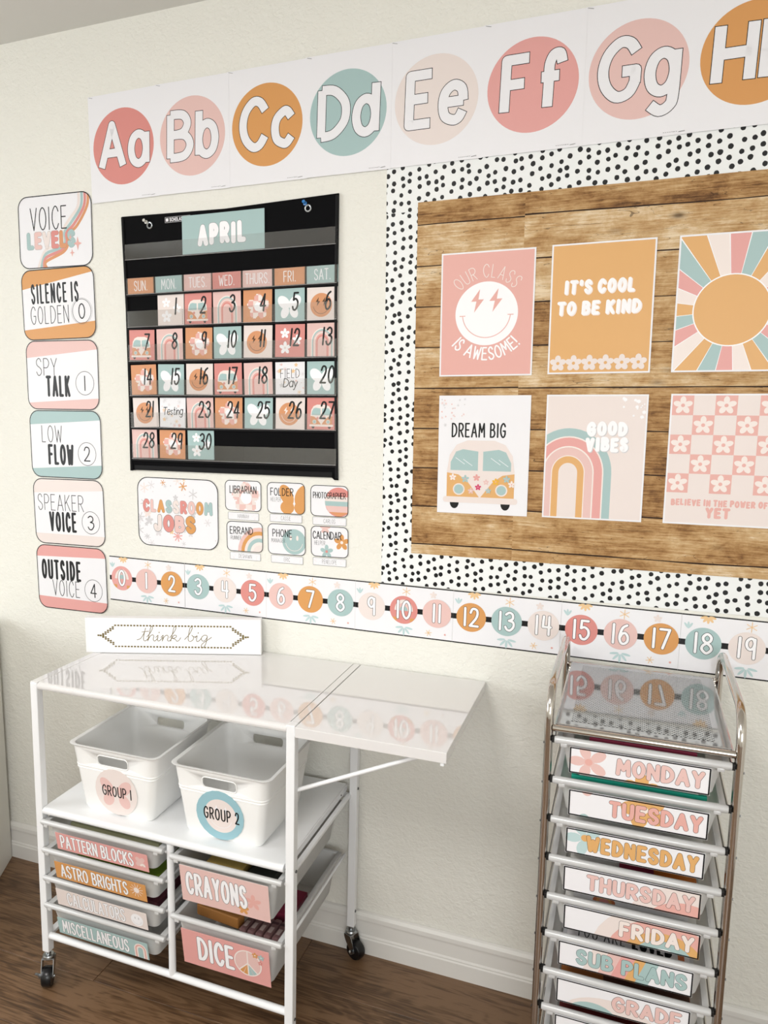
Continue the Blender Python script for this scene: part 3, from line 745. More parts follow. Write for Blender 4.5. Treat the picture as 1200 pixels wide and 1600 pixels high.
KN = dict(van='coral card with a camper van', rainbow='soft pink card with a rainbow', checker='orange card with a checkered flower', butterfly='sage green card with a white butterfly',
          smiley='blush card with an orange smiley', flowers='blush card with white flowers', flowers_c='coral card with white flowers', flowers_s='sage green card with white flowers')
SEQ = ['flowers', 'van', 'rainbow', 'checker', 'butterfly', 'smiley', 'van', 'rainbow', 'checker', 'butterfly', 'smiley', 'flowers_c', 'rainbow', 'checker', 'butterfly', 'smiley', 'van',
       'rainbow', 'white', 'butterfly', 'smiley', 'white', 'rainbow', 'checker', 'butterfly', 'smiley', 'van', 'rainbow', 'checker', 'flowers_s']
RZ = [1.7415, 1.6505, 1.5565, 1.4675, 1.3815]
POSX = {(0, 1): .2422, (1, 0): .1463, (2, 0): .1494, (3, 0): .1524, (4, 0): .1457, (1, 1): .236, (2, 1): .2373, (3, 1): .2397, (4, 1): .2363}
for n, kind in enumerate(SEQ, 1):
    r, c = divmod(n, 7)
    num = {19: 'FD', 22: 'T'}.get(n, str(n)); a = date_art(kind, num)
    x = POSX.get((r, c), DX[c] + .0); tl = random.uniform(-1.4, 1.4)
    if n == 19: lb = 'white confetti date card reading FIELD Day in the calendar'
    elif n == 22: lb = 'white confetti date card reading Testing in the calendar'
    else: lb = f'{KN[kind]} and a black brush number {word(n)} in the calendar'
    a.place('date_card', x, RZ[r] - .0016*(c > 3)*(r in (0,)) * (c-3), tl, y=-.0062, label=lb, cat='card', group='date cards in the calendar pockets')
# push pins through the grommets
for x, z, m, lb in ((.172, 1.972, pmat('clear_pin', (214, 212, 204), .15, coat=.5), 'clear push pin through the left grommet of the calendar'),
                    (.635, 1.9785, pmat('blue_pin', (40, 120, 190), .2, coat=.5), 'blue push pin through the right grommet of the calendar')):
    p = empty('push_pin', (x, -.006, z), (0, 0, 0), lb, 'push pin', 'push pins holding the calendar')
    rings = []
    for yy, rr in ((0, .0048), (-.0015, .005), (-.003, .0026), (-.008, .0022), (-.0105, .0036), (-.012, .0042), (-.013, .0036)):
        rings.append([(rr*math.cos(2*PI*k/14), yy, rr*math.sin(2*PI*k/14)) for k in range(14)])
    g = MB(); g.loft(rings, m); g.build('pin_head', p, rot=(math.radians(-14), 0, 0))
    g = MB(); g.tube([(0, 0, 0), (0, .005, -.001)], .0006, STAPLE, 6); g.build('needle', p)

# ------------------------------------------------------------------ classroom jobs
a = Art(.262, .196, r=.034, t=.0008)
a.confetti(46, ['lightgrey', 'pale', 'lightgrey', 'blush', 'pale', 'lightgrey', 'apricot'], 11, .011)
a.spark(-.045, .084, .008, 'mustard', 3, .0018); a.spark(.02, .076, .012, 'mustard', 3, .003); a.spark(.0, -.066, .014, 'rose', 4, .0032)
cs = ['coral', 'pink', 'mustard', 'sage', 'blush', 'coral', 'pink', 'mustard', 'sage']
a.text('CLASSROOM', -.0, .003, .028, w=.32, xs=.56, sp=.42, fit=.226, align='c', outline='grey', ow=.02, cols=cs)
a.text('JOBS', -.01, -.049, .036, w=.36, xs=.62, sp=.42, fit=.138, align='c', outline='grey', ow=.034, cols=['blush', 'coral', 'pink', 'mustard'])
a.frame(.0024, 'black', .001)
a.place('jobs_sign', .2429, 1.1878, -.2, y=-.0012, label='large rounded white sign reading CLASSROOM JOBS below the calendar', cat='sign')
JC = [('LIBRARIAN', '', .4502, 1.2463, 'a pink checkered flower'), ('FOLDER', 'HELPER', .5768, 1.2455, 'an orange butterfly'), ('PHOTOGRAPHER', '', .6995, 1.2440, 'a striped circle'),
      ('ERRAND', 'RUNNER', .4536, 1.1347, 'a half rainbow'), ('PHONE', 'MANAGER', .5782, 1.1353, 'a sage smiley'), ('CALENDAR', 'HELPER', .7006, 1.1374, 'orange and sage flowers')]
for i, (t, s2, x, z, dn) in enumerate(JC):
    w, h = (.1095, .083) if i % 3 < 2 else (.1045, .081)
    a = Art(w, h, r=.014, t=.0007)
    if i == 0: a.checker_flower(.008, -.004, .042, 'pink', 'blush'); a.circ(.01, -.006, .016, 'white', 20)
    if i == 1:
        for sx in (-1, 1): a.ell(.024+sx*.022, .008, .03, .018, 'mustard', sx*1.1, 20, False); a.ell(.024+sx*.02, -.024, .02, .018, 'mustard', 0, 20, False)
        a.k += 1
    if i == 2:
        a.circ(.026, -.002, .038, 'coral', 36)
        for y0, y1, c in ((-.028, -.04, 'orange'), (-.012, -.028, 'pink'), (-.0, -.012, 'sage'), (.012, .0, 'blush')):
            P = [p for p in [(.026+.038*math.cos(2*PI*k/36), -.002+.038*math.sin(2*PI*k/36)) for k in range(36)]]
            w1_ = math.sqrt(max(0, .038**2-(y0+.002)**2)); w2_ = math.sqrt(max(0, .038**2-(y1+.002)**2))
            a.poly([(.026-w2_, y1), (.026+w2_, y1), (.026+w1_, y0), (.026-w1_, y0)], c)
    if i == 3:
        for rr, c in ((.066, 'pink'), (.056, 'mustard'), (.046, 'blush'), (.038, 'sage'), (.028, 'cream'), (.02, 'blush')): a.ell(.045, -.042, rr, rr*1.05, c)
    if i == 4: a.smiley(.022, -.005, .034, 'sage', 'cream', bolts=False)
    if i == 5: a.flower(.034, .0, .021, 'mustard', 'cream'); a.flower(-.008, -.026, .018, 'sage', 'coral'); a.flower(-.012, .036, .015, 'pink')
    a.text(t, {0: .0, 1: -.044, 2: 0, 3: -.044, 4: -.04, 5: -.046}[i], .007, .019 if i != 2 else .015, w=.11, xs=[.44, .5, .42, .5, .5, .44][i], sp=[.17, .2, .14, .2, .2, .15][i], align='c' if i in (0, 2) else 'l')
    if s2: a.text(s2, {1: -.044, 3: -.042, 4: -.044, 5: -.042}[i], -.009, .0105, w=.055, xs=.42, sp=.17)
    a.frame(.0018, 'black', .0008)
    a.place('job_card', x, z, [0, .3, .1, .4, .5, .5][i], y=-.001, label=f'small rounded job card reading {t}{" " + s2 if s2 else ""} with {dn}', cat='card', group='classroom job cards below the calendar')
for nm, x, z, tl in (('HANNAH', .4503, 1.1904, 0), ('CASSIE', .5765, 1.1918, .2), ('CARLOS', .70, 1.1912, .2), ('DESHAWN', .4546, 1.0805, .2), ('ERIC', .5793, 1.0809, .2), ('PENELOPE', .7005, 1.0838, .3)):
    a = Art(.093, .0205, r=.002, t=.0005)
    a.text(nm, 0, -.005, .0105, w=.05, xs=.42, sp=.17, align='c')
    rd = random.Random(nm)
    for q in range(10): a.circ(rd.choice((-1, 1))*rd.uniform(.026, .043), rd.uniform(-.007, .007), .0005, 'salmon', 6, False)
    a.k += 1; a.frame(.0007, 'black', .0003)
    a.place('name_strip', x, z, tl, y=-.001, label=f'narrow name strip reading {nm} below a job card', cat='name strip', group='name strips under the job cards')

# ------------------------------------------------------------------ number line strips
NCOL = {0: 'rose', 1: 'pink', 2: 'mustard', 3: 'sage', 4: 'blush', 5: 'coral', 6: 'pink', 7: 'mustard', 8: 'sage', 9: 'blush', 10: 'coral', 11: 'pink', 12: 'mustard', 13: 'sage', 14: 'blush',
        15: 'coral', 16: 'pink', 17: 'mustard', 18: 'sage', 19: 'blush', 20: 'rose'}
NP = .0854
for sidx in range(7):
    x0 = .0065 + sidx*.2556; w = .2552 if sidx < 6 else .2552
    a = Art(w, .1325, t=.0006); hw = w/2
    for sgn in (1, -1): a.rect(-hw, sgn*.0648-.0015, hw, sgn*.0648+.0015, 'black')
    a.rect(-hw, -.005, hw, .0085, 'black')
    for q in range(2): pass
    for j in range(3):
        n = sidx*3+j; u = .0429 + n*NP + (.0005 if n > 13 else 0) - (x0+hw) + .006; c = NCOL[n]; v = .002
        # sprigs and flowers around the circles
        k = n % 6
        if k in (0, 3) or True:
            if n % 3 == 0: 
                for q in range(5): a.ell(u+.006+.009*math.cos(PI+.3+q*.65), .064+.009*math.sin(PI+.3+q*.65), .0075, .003, 'apricot', PI+.3+q*.65, 12, False)
                a.k += 1
            if n % 3 == 1: a.spark(u+.006, .05, .011, 'apricot', 3, .0016, .5)
            if n % 3 == 2: a.flower(u-.01, .048, .009, 'blush')
            if n % 3 == 0:
                for q in range(3): a.ell(u-.032+.007*math.cos(1+q*.6), .034+.007*math.sin(1+q*.6), .008, .0024, 'mist', 1+q*.6, 10, False)
                a.k += 1
            if n % 3 == 1:
                for q in range(5): a.ell(u+.002+.013*math.cos(PI+.15+q*.7), -.042+.013*math.sin(PI+.15+q*.7), .01, .0028, 'mist', PI+.15+q*.7, 12, False)
                a.k += 1
            if n % 3 == 2: a.spark(u-.02, -.05, .008, 'apricot', 3, .0015, .2); a.circ(u+.022, -.05, .0025, 'salmon', 10)
        a.circ(u, v, .0362, c, 40)
        if n in (0, 10):
            a.arch(u, -.0, .0, [.024, .017, .0105], ['blush', 'pink', 'sage'], 1.2)
            a.poly([(u-.03, -.018), (u-.017, -.018), (u-.017, -.028), (u-.022, -.026)], 'mustard'); a.poly([(u+.017, -.018), (u+.03, -.018), (u+.022, -.026), (u+.017, -.028)], 'mustard')
        t = str(n).replace('4', 'q')
        a.text(t, u, v-.021, .0435, w=.135, c='white', xs=.55, sp=.25, align='c', outline='black', ow=.025)
    a.place('number_line_strip', x0+hw, .9868-.0095*(x0+hw)-.0035, -.5, y=-.0016-.0002*(sidx % 2) - (.0012 if sidx == 0 else 0),
        label=f'number line strip showing {word(sidx*3)}, {word(sidx*3+1)} and {word(sidx*3+2)} in coloured circles', cat='number line', group='number line strips along the wall')

# ------------------------------------------------------------------ bulletin board: dotted border, plank paper, posters
BX0, BX1 = .843, 2.36
def dots(a, seed):
    rd = random.Random(seed); F = []
    P = .0204; x = -a.w/2; i = 0
    while x < a.w/2 + P:
        yy = -a.h/2 + (i % 3)*P*.33 + rd.uniform(0, .003)
        while yy < a.h/2 + P:
            u, v = x+rd.uniform(-.0042, .0042), yy+rd.uniform(-.0042, .0042); r = rd.uniform(.0049, .0056); ph = rd.random()
            F.append([(u+r*rd.uniform(.92, 1.06)*math.cos(2*PI*k/11+ph), v+r*1.05*rd.uniform(.92, 1.06)*math.sin(2*PI*k/11+ph)) for k in range(11)])
            yy += P*1.02
        x += P*.96; i += 1
    a.faces(F, 'black'); a.k += 1
pmat('ink_dotpaper', (237, 239, 238), .45, spec=.35); INK['dotpaper'] = (237, 239, 238)
for nm, cx, cz, w, h, yy, lb in (('left', .8885, 1.535, .091, 1.03, -.0008, 'black dotted white border strip running down the left side of the plank paper'),
                             ('top', 1.61, 2.0, 1.535, .125, -.0014, 'black dotted white border strip along the top of the plank paper'),
                             ('bottom', 1.61, 1.0855, 1.535, .087, -.0014, 'black dotted white border strip along the bottom of the plank paper')):
    if nm == 'left': cz, h = 1.55, 1.03-.03
    a = Art(w, h, t=.0005, paper='dotpaper'); dots(a, nm)
    a.place('border_strip', cx, cz, [0, 0, 0][0], y=yy, label=lb, cat='border strip', group='dotted border strips around the plank paper')
for x0, x1, lb in ((.9195, 1.165, 'narrow left sheet of brown plank-print paper inside the dotted border'), (1.165, 2.30, 'wide right sheet of brown plank-print paper inside the dotted border')):
    o = MB().box(-(x1-x0)/2, (x1-x0)/2, -.0006, 0, -.416, .416, WOOD).build('plank_print_paper', loc=((x0+x1)/2, -.0023 - .0006*(x0 > 1), 1.5405))
    tag(o, lb, 'backing paper', 'plank-print sheets of the bulletin board')

def poster(x, z, tl, paper, draw, label, margin=.0035):
    a = Art(.2135, .2805, t=.0006)
    if paper != 'paper':
        a.rect(-.10675+margin, -.14025+margin, .10675-margin, .14025-margin, paper)
    w, h = .2135/2-margin, .2805/2-margin
    a.clip = [(w, h), (-w, h), (-w, -h), (w, -h)]
    draw(a, w, h)
    return a.place('poster', x, z, tl, y=-.0042, label=label, cat='poster', group='posters on the bulletin board')
def p1(a, w, h):
    a.circ(0, .001, .0715, 'white', 64)
    a.bolt(-.021, .030, .052, 'salmon'); a.bolt(.021, .030, .052, 'salmon')
    a.ring(0, .002, .054, .0558, 186, 354, 'salmon', 34)
    for sx in (-1, 1): a.stroke([(sx*.049, -.003), (sx*.061, -.003)], .0018, 'salmon')
    a.text('OUR CLASS', 0, .003, .028, w=.055, c='cream', xs=.52, sp=.22, align='c', arc=(.079, 1), fit=.136)
    a.text('IS AWESOME!', 0, .003, .027, w=.13, c='white', xs=.47, sp=.2, align='c', arc=(.106, -1), fit=.178)
def p2(a, w, h):
    for t, yy, ft in (("IT'S COOL", .0355, .146), ("TO BE KIND", -.0095, .174)):
        a.text(t, -.003, yy-.0018, .0235, w=.32, c='cream', xs=.7, sp=.41, align='c', slant=.04, fit=ft); a.text(t, -.005, yy, .0235, w=.31, c='white', xs=.7, sp=.41, align='c', slant=.04, fit=ft)
    for k in range(6): a.flower(-.085+k*.0335, -.117, .0175, 'blush', 'warm', fat=.6)
def p3(a, w, h):
    cx, cy, R = .0, -.015, .3; cols = ['pink', 'sage2', 'warm', 'cream']
    seq = ['warm', 'sage', 'rose', 'cream', 'warm', 'sage', 'rose', 'cream', 'warm', 'sage', 'rose', 'cream', 'warm', 'sage', 'rose', 'cream', 'warm', 'sage', 'rose', 'cream', 'sage', 'rose', 'cream', 'warm']
    n = 24; w0 = 360/n
    # rays counterclockwise from straight up
    seq = ['rose', 'cream', 'warm', 'sage', 'rose', 'cream', 'warm', 'sage', 'rose', 'cream', 'warm', 'sage'] + ['rose', 'cream', 'warm', 'sage', 'rose', 'cream', 'warm', 'sage', 'rose', 'cream', 'warm', 'sage']
    angs = [80+k*w0 for k in range(n)]
    a.faces([[(-w, -h), (w, -h), (w, h), (-w, h)]], 'white'); a.k += 1
    for k, t in enumerate(angs):
        a0, a1 = math.radians(t+.35), math.radians(t+w0-.35)
        a.faces([[(cx, cy), (cx+R*math.cos(a0), cy+R*math.sin(a0)), (cx+R*math.cos(a1), cy+R*math.sin(a1))]], seq[k % 24])
    a.k += 1; a.circ(cx, cy, .0735, 'white', 64); a.circ(cx, cy, .071, 'warm', 64)
def p4(a, w, h):
    rd = random.Random(4)
    for k in range(26):
        u, v = -.1+rd.random()**1.5*.06, .132-rd.random()**1.3*.065; a.spark(u, v, rd.uniform(.001, .0045), rd.choice(['salmon', 'pink', 'lightgrey', 'lightgrey']), 3, .0007, rd.random()); a.k -= 1
    a.k += 1
    a.text('DREAM BIG', -.0735, .0435, .031, w=.12, xs=.5, sp=.2, fit=.128)
    a.van(-.0045, -.0465, .168, body='warm', roof='blush')
def p5(a, w, h):
    a.arch(-.054, -h, -.035, [.093, .0765, .0735, .056, .053, .0365, .0345, .0205], ['sage', 'cream', 'rose', 'cream', 'pink', 'cream', 'warm', 'blush'], 1.08)
    for k in range(18):
        rd = random.Random(k+50); a.flower(.1-rd.random()**1.5*.045, .132-rd.random()**1.5*.045, rd.uniform(.001, .0045), 'white', n=6); a.k -= 1
    a.k += 1
    for t, yy, x, ft in (('GOOD', .053, .025, .086), ('VIBES', .018, .026, .09)):
        a.text(t, x+.0015, yy-.0015, .024, w=.37, c='lightgrey', xs=.66, sp=.42, align='c', jit=.1, fit=ft); a.text(t, x, yy, .024, w=.36, c='white', xs=.66, sp=.42, align='c', jit=.1, fit=ft)
def p6(a, w, h):
    q = .0416
    for r in range(5):
        for c in range(6):
            if (r+c) % 2 == 0:
                x0, y0 = -w+c*q, h-(r+1)*q; a.rect(x0, y0, x0+q, y0+q, 'salmon'); a.k -= 1
    a.k += 1
    for r in range(5):
        for c in range(6):
            if (r+c) % 2 == 0: a.flower(-w+c*q+q/2, h-(r+1)*q+q/2, .0195, 'cream', 'salmon', fat=.5, off=.56); a.k -= 2
    a.k += 2
    a.text('BELIEVE IN THE POWER OF', .0, -.0975, .011, w=.34, c='salmon', xs=.62, sp=.42, align='c', jit=.12, fit=.186)
    a.text('YET', .0, -.122, .0175, w=.36, c='salmon', xs=.8, sp=.45, align='c', fit=.048)
poster(1.0867, 1.6971, .2, 'salmon', p1, 'pink poster reading OUR CLASS IS AWESOME around a white smiley')
poster(1.3346, 1.6999, .3, 'warm', p2, "mustard poster reading IT'S COOL TO BE KIND above a row of flowers")
poster(1.5905, 1.7005, 0, 'paper', p3, 'poster of a retro sun with coloured rays, top right on the plank paper')
poster(1.0892, 1.3720, .2, 'paper', p4, 'white poster reading DREAM BIG above a flowery camper van')
poster(1.3371, 1.3734, .1, 'blush', p5, 'blush poster reading GOOD VIBES beside a tall rainbow')
poster(1.5945, 1.3745, 0, 'blush', p6, 'pink checkered flower poster reading BELIEVE IN THE POWER OF YET')

# ------------------------------------------------------------------ white craft cart with drop leaf and drawers
SHEAR = .012      # the frame leans a touch to the right
cart = empty('drawer_cart', (0, 0, 0), (0, 0, 0), 'white metal craft cart with glossy top, drop leaf, shelf and six frosted drawers', 'cart')
YF, YB = -.43, -.022
def bar(x0, x1, y0, y1, z0, z1, name='leg', m=WHITE_METAL, bev=.0018): return MB().box(x0, x1, y0, y1, z0, z1, m, bev).build(name, cart)
bar(.077, .0975, YF, YF+.021, .088, .8165); bar(.765, .7855, YF, YF+.021, .088, .819)
bar(.077, .0975, YB-.02, YB, .088, .8165); bar(.7745, .7955, YB-.02, YB, .088, .797)
# desktop: rolled front lip
def slab(name, x0, x1, y0, y1, zt, th, m, parent=cart, lip=.009):
    prof = [(y1, zt), (y1, zt-th*.7)]
    n = 8
    prof += [(y0+.012, zt-th*.7), (y0+.012, zt-th)] 
    for k in range(n+1):
        a = -PI/2 - PI*k/n; prof.append((y0+th/2 + th/2*math.cos(a), zt-th/2+th/2*math.sin(a)))
    mb = MB(); mb.prism(prof[::-1], 'x', x0, x1, m); return mb.build(name, parent)
slab('desktop', .0985, .7655, YF-.001, -.004, .8185, .019, WHITE_LAM)
bar(.0765, .098, YF+.002, -.006, .8125, .8192, 'end_strip', WHITE_LAM, .0008)
bar(.7672, .7848, YF+.001, -.004, .8, .8188, 'hinge_strip', WHITE_LAM, .0008)
lf = MB().box(.787, 1.111, YF-.004, -.004, .7955, .8185, WHITE_LAM, .0012).build('drop_leaf', cart)
MB().box(1.098, 1.106, YF-.001, YF+.012, .788, .7955, WHITE_METAL, .001).build('rubber_foot', lf)
MB().box(.79, .80, -.3, -.26, .7945, .7957, SCREW, .0003).build('hinge', lf)
MB().box(.79, .80, -.1, -.06, .7945, .7957, SCREW, .0003).build('hinge', lf)
MB().tube([(.7845, -.408, .664), (.7865, -.408, .666), (1.045, -.408, .787), (1.06, -.408, .7952)], .0048, WHITE_METAL, 10).build('leaf_brace', cart)
MB().tube([(.793, -.034, .664), (.7965, -.034, .666), (1.045, -.034, .787), (1.06, -.034, .7952)], .0048, WHITE_METAL, 10).build('leaf_brace', cart)
slab('shelf', .0985, .7595, YF-.001, -.024, .491, .0185, WHITE_SHELF)
bar(.760, .7635, YF+.02, -.03, .4745, .491, 'shelf_edge', WHITE_SHELF, .0006)
bar(.0795, .0975, YF+.02, -.04, .468, .478, 'side_rail'); bar(.7675, .7795, YF+.02, -.04, .4655, .4735, 'side_rail')
bar(.0795, .0975, YF+.02, -.04, .128, .138, 'side_rail')
MB().tube([(.097, YF+.01, .1325), (.7655, YF+.01, .1285)], .0088, WHITE_METAL, 14).build('bottom_rail', cart)
MB().tube([(.097, YB-.01, .464), (.776, YB-.01, .464)], .0070, WHITE_METAL, 14).build('bottom_rail', cart)
MB().tube([(.4655, YF+.01, .128), (.4655, YF+.01, .473)], .0088, WHITE_METAL, 14).build('middle_post', cart)
MB().tube([(.4655, YB-.01, .205), (.4655, YB-.01, .473)], .0088, WHITE_METAL, 14).build('middle_post', cart)
for x, y, z in ((.7960, -.034, .4885), (.7960, -.034, .1335), (.7858, YF+.012, .478), (.7858, YF+.012, .1135)):
    MB().tube([(x-.0015, y, z), (x+.0016, y, z)], .0034, SCREW, 10).build('screw', cart)
MB().tube([(.7637, -.395, .483), (.7650, -.395, .483)], .002, SCREW, 8).build('screw', cart)
MB().tube([(.7637, -.075, .483), (.7650, -.075, .483)], .002, SCREW, 8).build('screw', cart)
def caster(x, y, yaw):
    c = empty('caster', (x, y, 0), (0, 0, yaw)); c.parent = cart
    def ring(r, z, n=16): return [(r*math.cos(2*PI*k/n), r*math.sin(2*PI*k/n), z) for k in range(n)]
    MB().loft([ring(.0065, .094), ring(.0065, .0775), ring(.0135, .0765), ring(.0155, .0735), ring(.0155, .0705), ring(.0125, .069), ring(.0125, .066)], ZINC).build('swivel_cup', c)
    f = MB(); 
    for sx in (-1, 1):
        f.prism([(-.011, .068), (.012, .068), (.026, .034), (.027, .026), (.021, .0205), (.013, .024), (-.004, .046), (-.011, .06)], 'x', sx*.0150-.0009, sx*.0150+.0009, ZINC)
    f.box(-.0158, .0158, -.0115, .0125, .0655, .0688, ZINC, .0008)
    f.build('fork', c)
    w = MB(); prof = [(.004, -.0125), (.0225, -.0125), (.0248, -.009), (.0253, 0), (.0248, .009), (.0225, .0125), (.004, .0125)]
    w.loft([[(xx, .018+r*math.cos(2*PI*k/28), .0256+r*math.sin(2*PI*k/28)) for k in range(28)] for r, xx in prof], RUBBER); w.build('wheel', c)
    MB().tube([(-.0185, .018, .0256), (.0185, .018, .0256)], .0042, ZINC, 10).build('axle', c)
    MB().tube([(.019, .0185, .0262), (.022, .022, .034), (.030, .024, .0385)], [.0058, .0036, .003], ZINC, 8).build('brake_lever', c)
SHEAR_ = SHEAR; SHEAR = 0
caster(.0825, YF+.011, math.radians(207)); caster(.7805, YB-.012, math.radians(246)); caster(.771, YF+.011, math.radians(120)); caster(.0825, YB-.012, math.radians(-90))
SHEAR = SHEAR_
def drawer(x0, x1, zr, hh, parent=cart, rim_m=FROST_RIM, body_m=FROST, yf=YF-.004, yb=-.045, inset=.028, taper=.014, lip=.0070, name='drawer', flange=.008):
    """open tray with a rolled rim; zr = rim height, hh = depth of the tray"""
    d = empty(name); d.parent = parent
    r = MB(); P = [(x0+.006, yf), (x1-.006, yf), (x1-.004, yb), (x0+.004, yb)]
    # front rim roll and flat side flanges
    r.tube([(x0, yf, zr), (x0+.004, yf, zr), (x1-.004, yf, zr), (x1, yf, zr)], [lip*.8, lip, lip, lip*.8], rim_m, 12)
    r.box(x0+.003, x0+inset+.001, yf, yb, zr-.001, zr+.0025, rim_m, .0006); r.box(x1-inset-.001, x1-.003, yf, yb, zr-.001, zr+.0025, rim_m, .0006)
    r.box(x0+.003, x0+.0055, yf+.004, yb, zr-.006, zr+.002, rim_m, .0006); r.box(x1-.0055, x1-.003, yf+.004, yb, zr-.006, zr+.002, rim_m, .0006)
    r.box(x0+.01, x1-.01, yb-.004, yb+.004, zr-.002, zr+.0025, rim_m, .0006)
    for xx in (x0+.017, x1-.017): r.box(xx-.006, xx+.006, yf-.0065, yf-.001, zr-.0105, zr-.003, rim_m, .0015)
    r.build('rim', d)
    def ring(t, off=0.0):
        a = inset+off; k = taper*t
        return rrect((x0+x1)/2, (yf+yb)/2+.003*t, x1-x0-2*a-2*k+.0, abs(yb-yf)-.006-2*off-.012*t, .014, 5)
    b = MB(); Z = lambda t: zr-.002-(hh)*t
    out = [[(p[0], p[1], Z(t)) for p in ring(t)] for t in (0, .3, .6, .9, .97, 1.0)]
    out[-1] = [((p[0]-(x0+x1)/2)*.965+(x0+x1)/2, (p[1]-(yf+yb)/2)*.98+(yf+yb)/2, p[2]) for p in out[-1]]
    inn = [[(p[0], p[1], Z(t)+(.0018 if t == 1 else 0)) for p in ring(t, .0016)] for t in (1.0, .9, .3, 0)]
    b.loft(out + inn, body_m, cap0=False, cap1=False)
    b.add(out[-1], [list(range(len(out[-1])))], body_m); b.add(inn[0], [list(range(len(inn[0])))[::-1]], body_m)
    b.build('tray', d)
    return d
def drawer_label(d, a, x, y, z, lean, name='label_card', label=None):
    o = a.mb.build(name, parent=d, loc=(x + (SHEAR*(z-.45)), y, z), rot=(lean, 0, 0)); 
    if label: o['label'] = label
    return o
NR = [.4575, .3815, .3045, .2295]
LB = [('PATTERN BLOCKS', 'rose'), ('ASTRO BRIGHTS', 'mustard'), ('CALCULATORS', 'cream'), ('MISCELLANEOUS', 'sage')]
for i, (t, c) in enumerate(LB):
    d = drawer(.0975, .4535, NR[i], .0595, inset=.017, taper=.012)
    S0, SHEAR = SHEAR, 0
    a = Art(.268, .0485, t=.0008, paper=c if c != 'cream' else 'blush')
    if c == 'cream': INK['blush2'] = (232, 222, 222)
    a.text(t, [-.120, -.116, -.10, -.119][i], -.0165, .034, w=.13, c='white', xs=.40, sp=.17, fit=[.215, .2, .173, .2][i], outline='grey', ow=.022)
    if i == 0: a.spark(.112, .0, .01, 'pink', 2, .012, .78); a.ring(.118, -.012, .003, .008, 0, 180, 'cream', 12)
    if i == 1: a.circ(.107, .003, .0075, 'cream', 18); a.spark(.107, .003, .018, 'cream', 6, .0012)
    if i == 2: a.smiley(.105, -.002, .0175, 'white', 'lightgrey', bolts=False)
    if i == 3: a.arch(.112, -.024, -.0, [.018, .015, .011, .007], ['cream', 'salmon', 'cream', 'sage'], 1.0)
    drawer_label(d, a, .2755 + .008*(i == 0), YF-.0118, NR[i]-[.035, .0378, .0345, .0383][i], math.radians(9), label=f'{ {"rose": "pink", "cream": "pale grey", "mustard": "mustard", "sage": "sage green"}[c]} label reading {t}')
    SHEAR = S0
for i, (t, c, zr, hh) in enumerate((('CRAYONS', 'blush', .4515, .1065), ('DICE', 'rose', .3000, .112))):
    d = drawer(.4745, .7595, zr, hh, inset=.013, taper=.017)
    S0, SHEAR = SHEAR, 0
    a = Art(.226, .0965, t=.0008, paper='cream' if c == 'blush' else c)
    if i == 0:
        a.rect(-.113, -.0483, .113, .0483, 'pink'); a.flower(.073, -.005, .02, 'salmon', fat=.45); a.flower(.047, -.03, .014, 'mustard'); a.flower(.046, .022, .012, 'cream')
        a.text(t, -.096, -.024, .054, w=.14, c='white', xs=.42, sp=.175, fit=.158, outline='grey', ow=.02)
    else:
        a.text(t, -.068, -.026, .058, w=.15, c='white', xs=.42, sp=.19, fit=.096, outline='grey', ow=.02)
        a.circ(.058, .002, .0345, 'pink', 40)
        a.faces([[(.058, .002), (.058+.033*math.cos(math.radians(g)), .002+.033*math.sin(math.radians(g))), (.058+.033*math.cos(math.radians(g+20)), .002+.033*math.sin(math.radians(g+20)))] for g in (225, 248)], 'mustard')
        a.faces([[(.058, .002), (.058+.033*math.cos(math.radians(g)), .002+.033*math.sin(math.radians(g))), (.058+.033*math.cos(math.radians(g+20)), .002+.033*math.sin(math.radians(g+20)))] for g in (272, 294)], 'sage'); a.k += 1
        a.ring(.058, .002, .032, .035, 0, 360, 'cream', 40)
        for an in (90, 270, 225, 315): a.stroke([(.058, .002), (.058+.033*math.cos(math.radians(an)), .002+.033*math.sin(math.radians(an)))], .003, 'cream')
        a.flower(.078, .03, .008, 'mustard', 'white'); a.flower(.093, .028, .008, 'sage', 'cream'); a.flower(.09, .012, .006, 'coral', 'cream')
    drawer_label(d, a, .620, YF-.0125, zr-(.0515 if i == 0 else .0600), math.radians(7.5), label=f'{"soft pink" if i == 0 else "coral pink"} label reading {t}')
    SHEAR = S0
# drawer runners on both bays
for zr in NR:
    for x in (.1015, .4505): MB().tube([(x, YF+.012, zr-.0105), (x, YB-.008, zr-.0105)], .0036, WHITE_METAL, 8).build('runner', cart)
for zr in (.4515, .3000):
    for x in (.4785, .7605): MB().tube([(x, YF+.012, zr-.0105), (x, YB-.008, zr-.0105)], .0036, WHITE_METAL, 8).build('runner', cart)
SHEAR = 0

# things lying in the cart's drawers
def sheet(name, x0, x1, y0, y1, z, m, label, cat, th=.002, group=None, rot=0.0, curl=0.0, tilt=0.0):
    mb = MB(); n = 8; w, d = x1-x0, y1-y0; prof = []
    top = [(-w/2+w*k/n, curl*(4*(k/n-.5)**2)) for k in range(n+1)]
    mb.prism([(u, v+th) for u, v in top][::-1] + [(u, v) for u, v in top], 'y', -d/2, d/2, m)
    o = mb.build(name, loc=((x0+x1)/2, (y0+y1)/2, z), rot=(tilt, 0, rot)); return tag(o, label, cat, group)
GRN = pmat('olive_paper', (120, 148, 44), .6); PLUM = pmat('plum_paper', (112, 58, 70), .6); TAN = pmat('tan_card', (200, 172, 96), .6)
KHAKI = pmat('khaki_paper', (178, 178, 140), .6); RED = pmat('red_plastic', (178, 34, 44), .4); WOODM = pmat('light_wood', (176, 120, 62), .5)
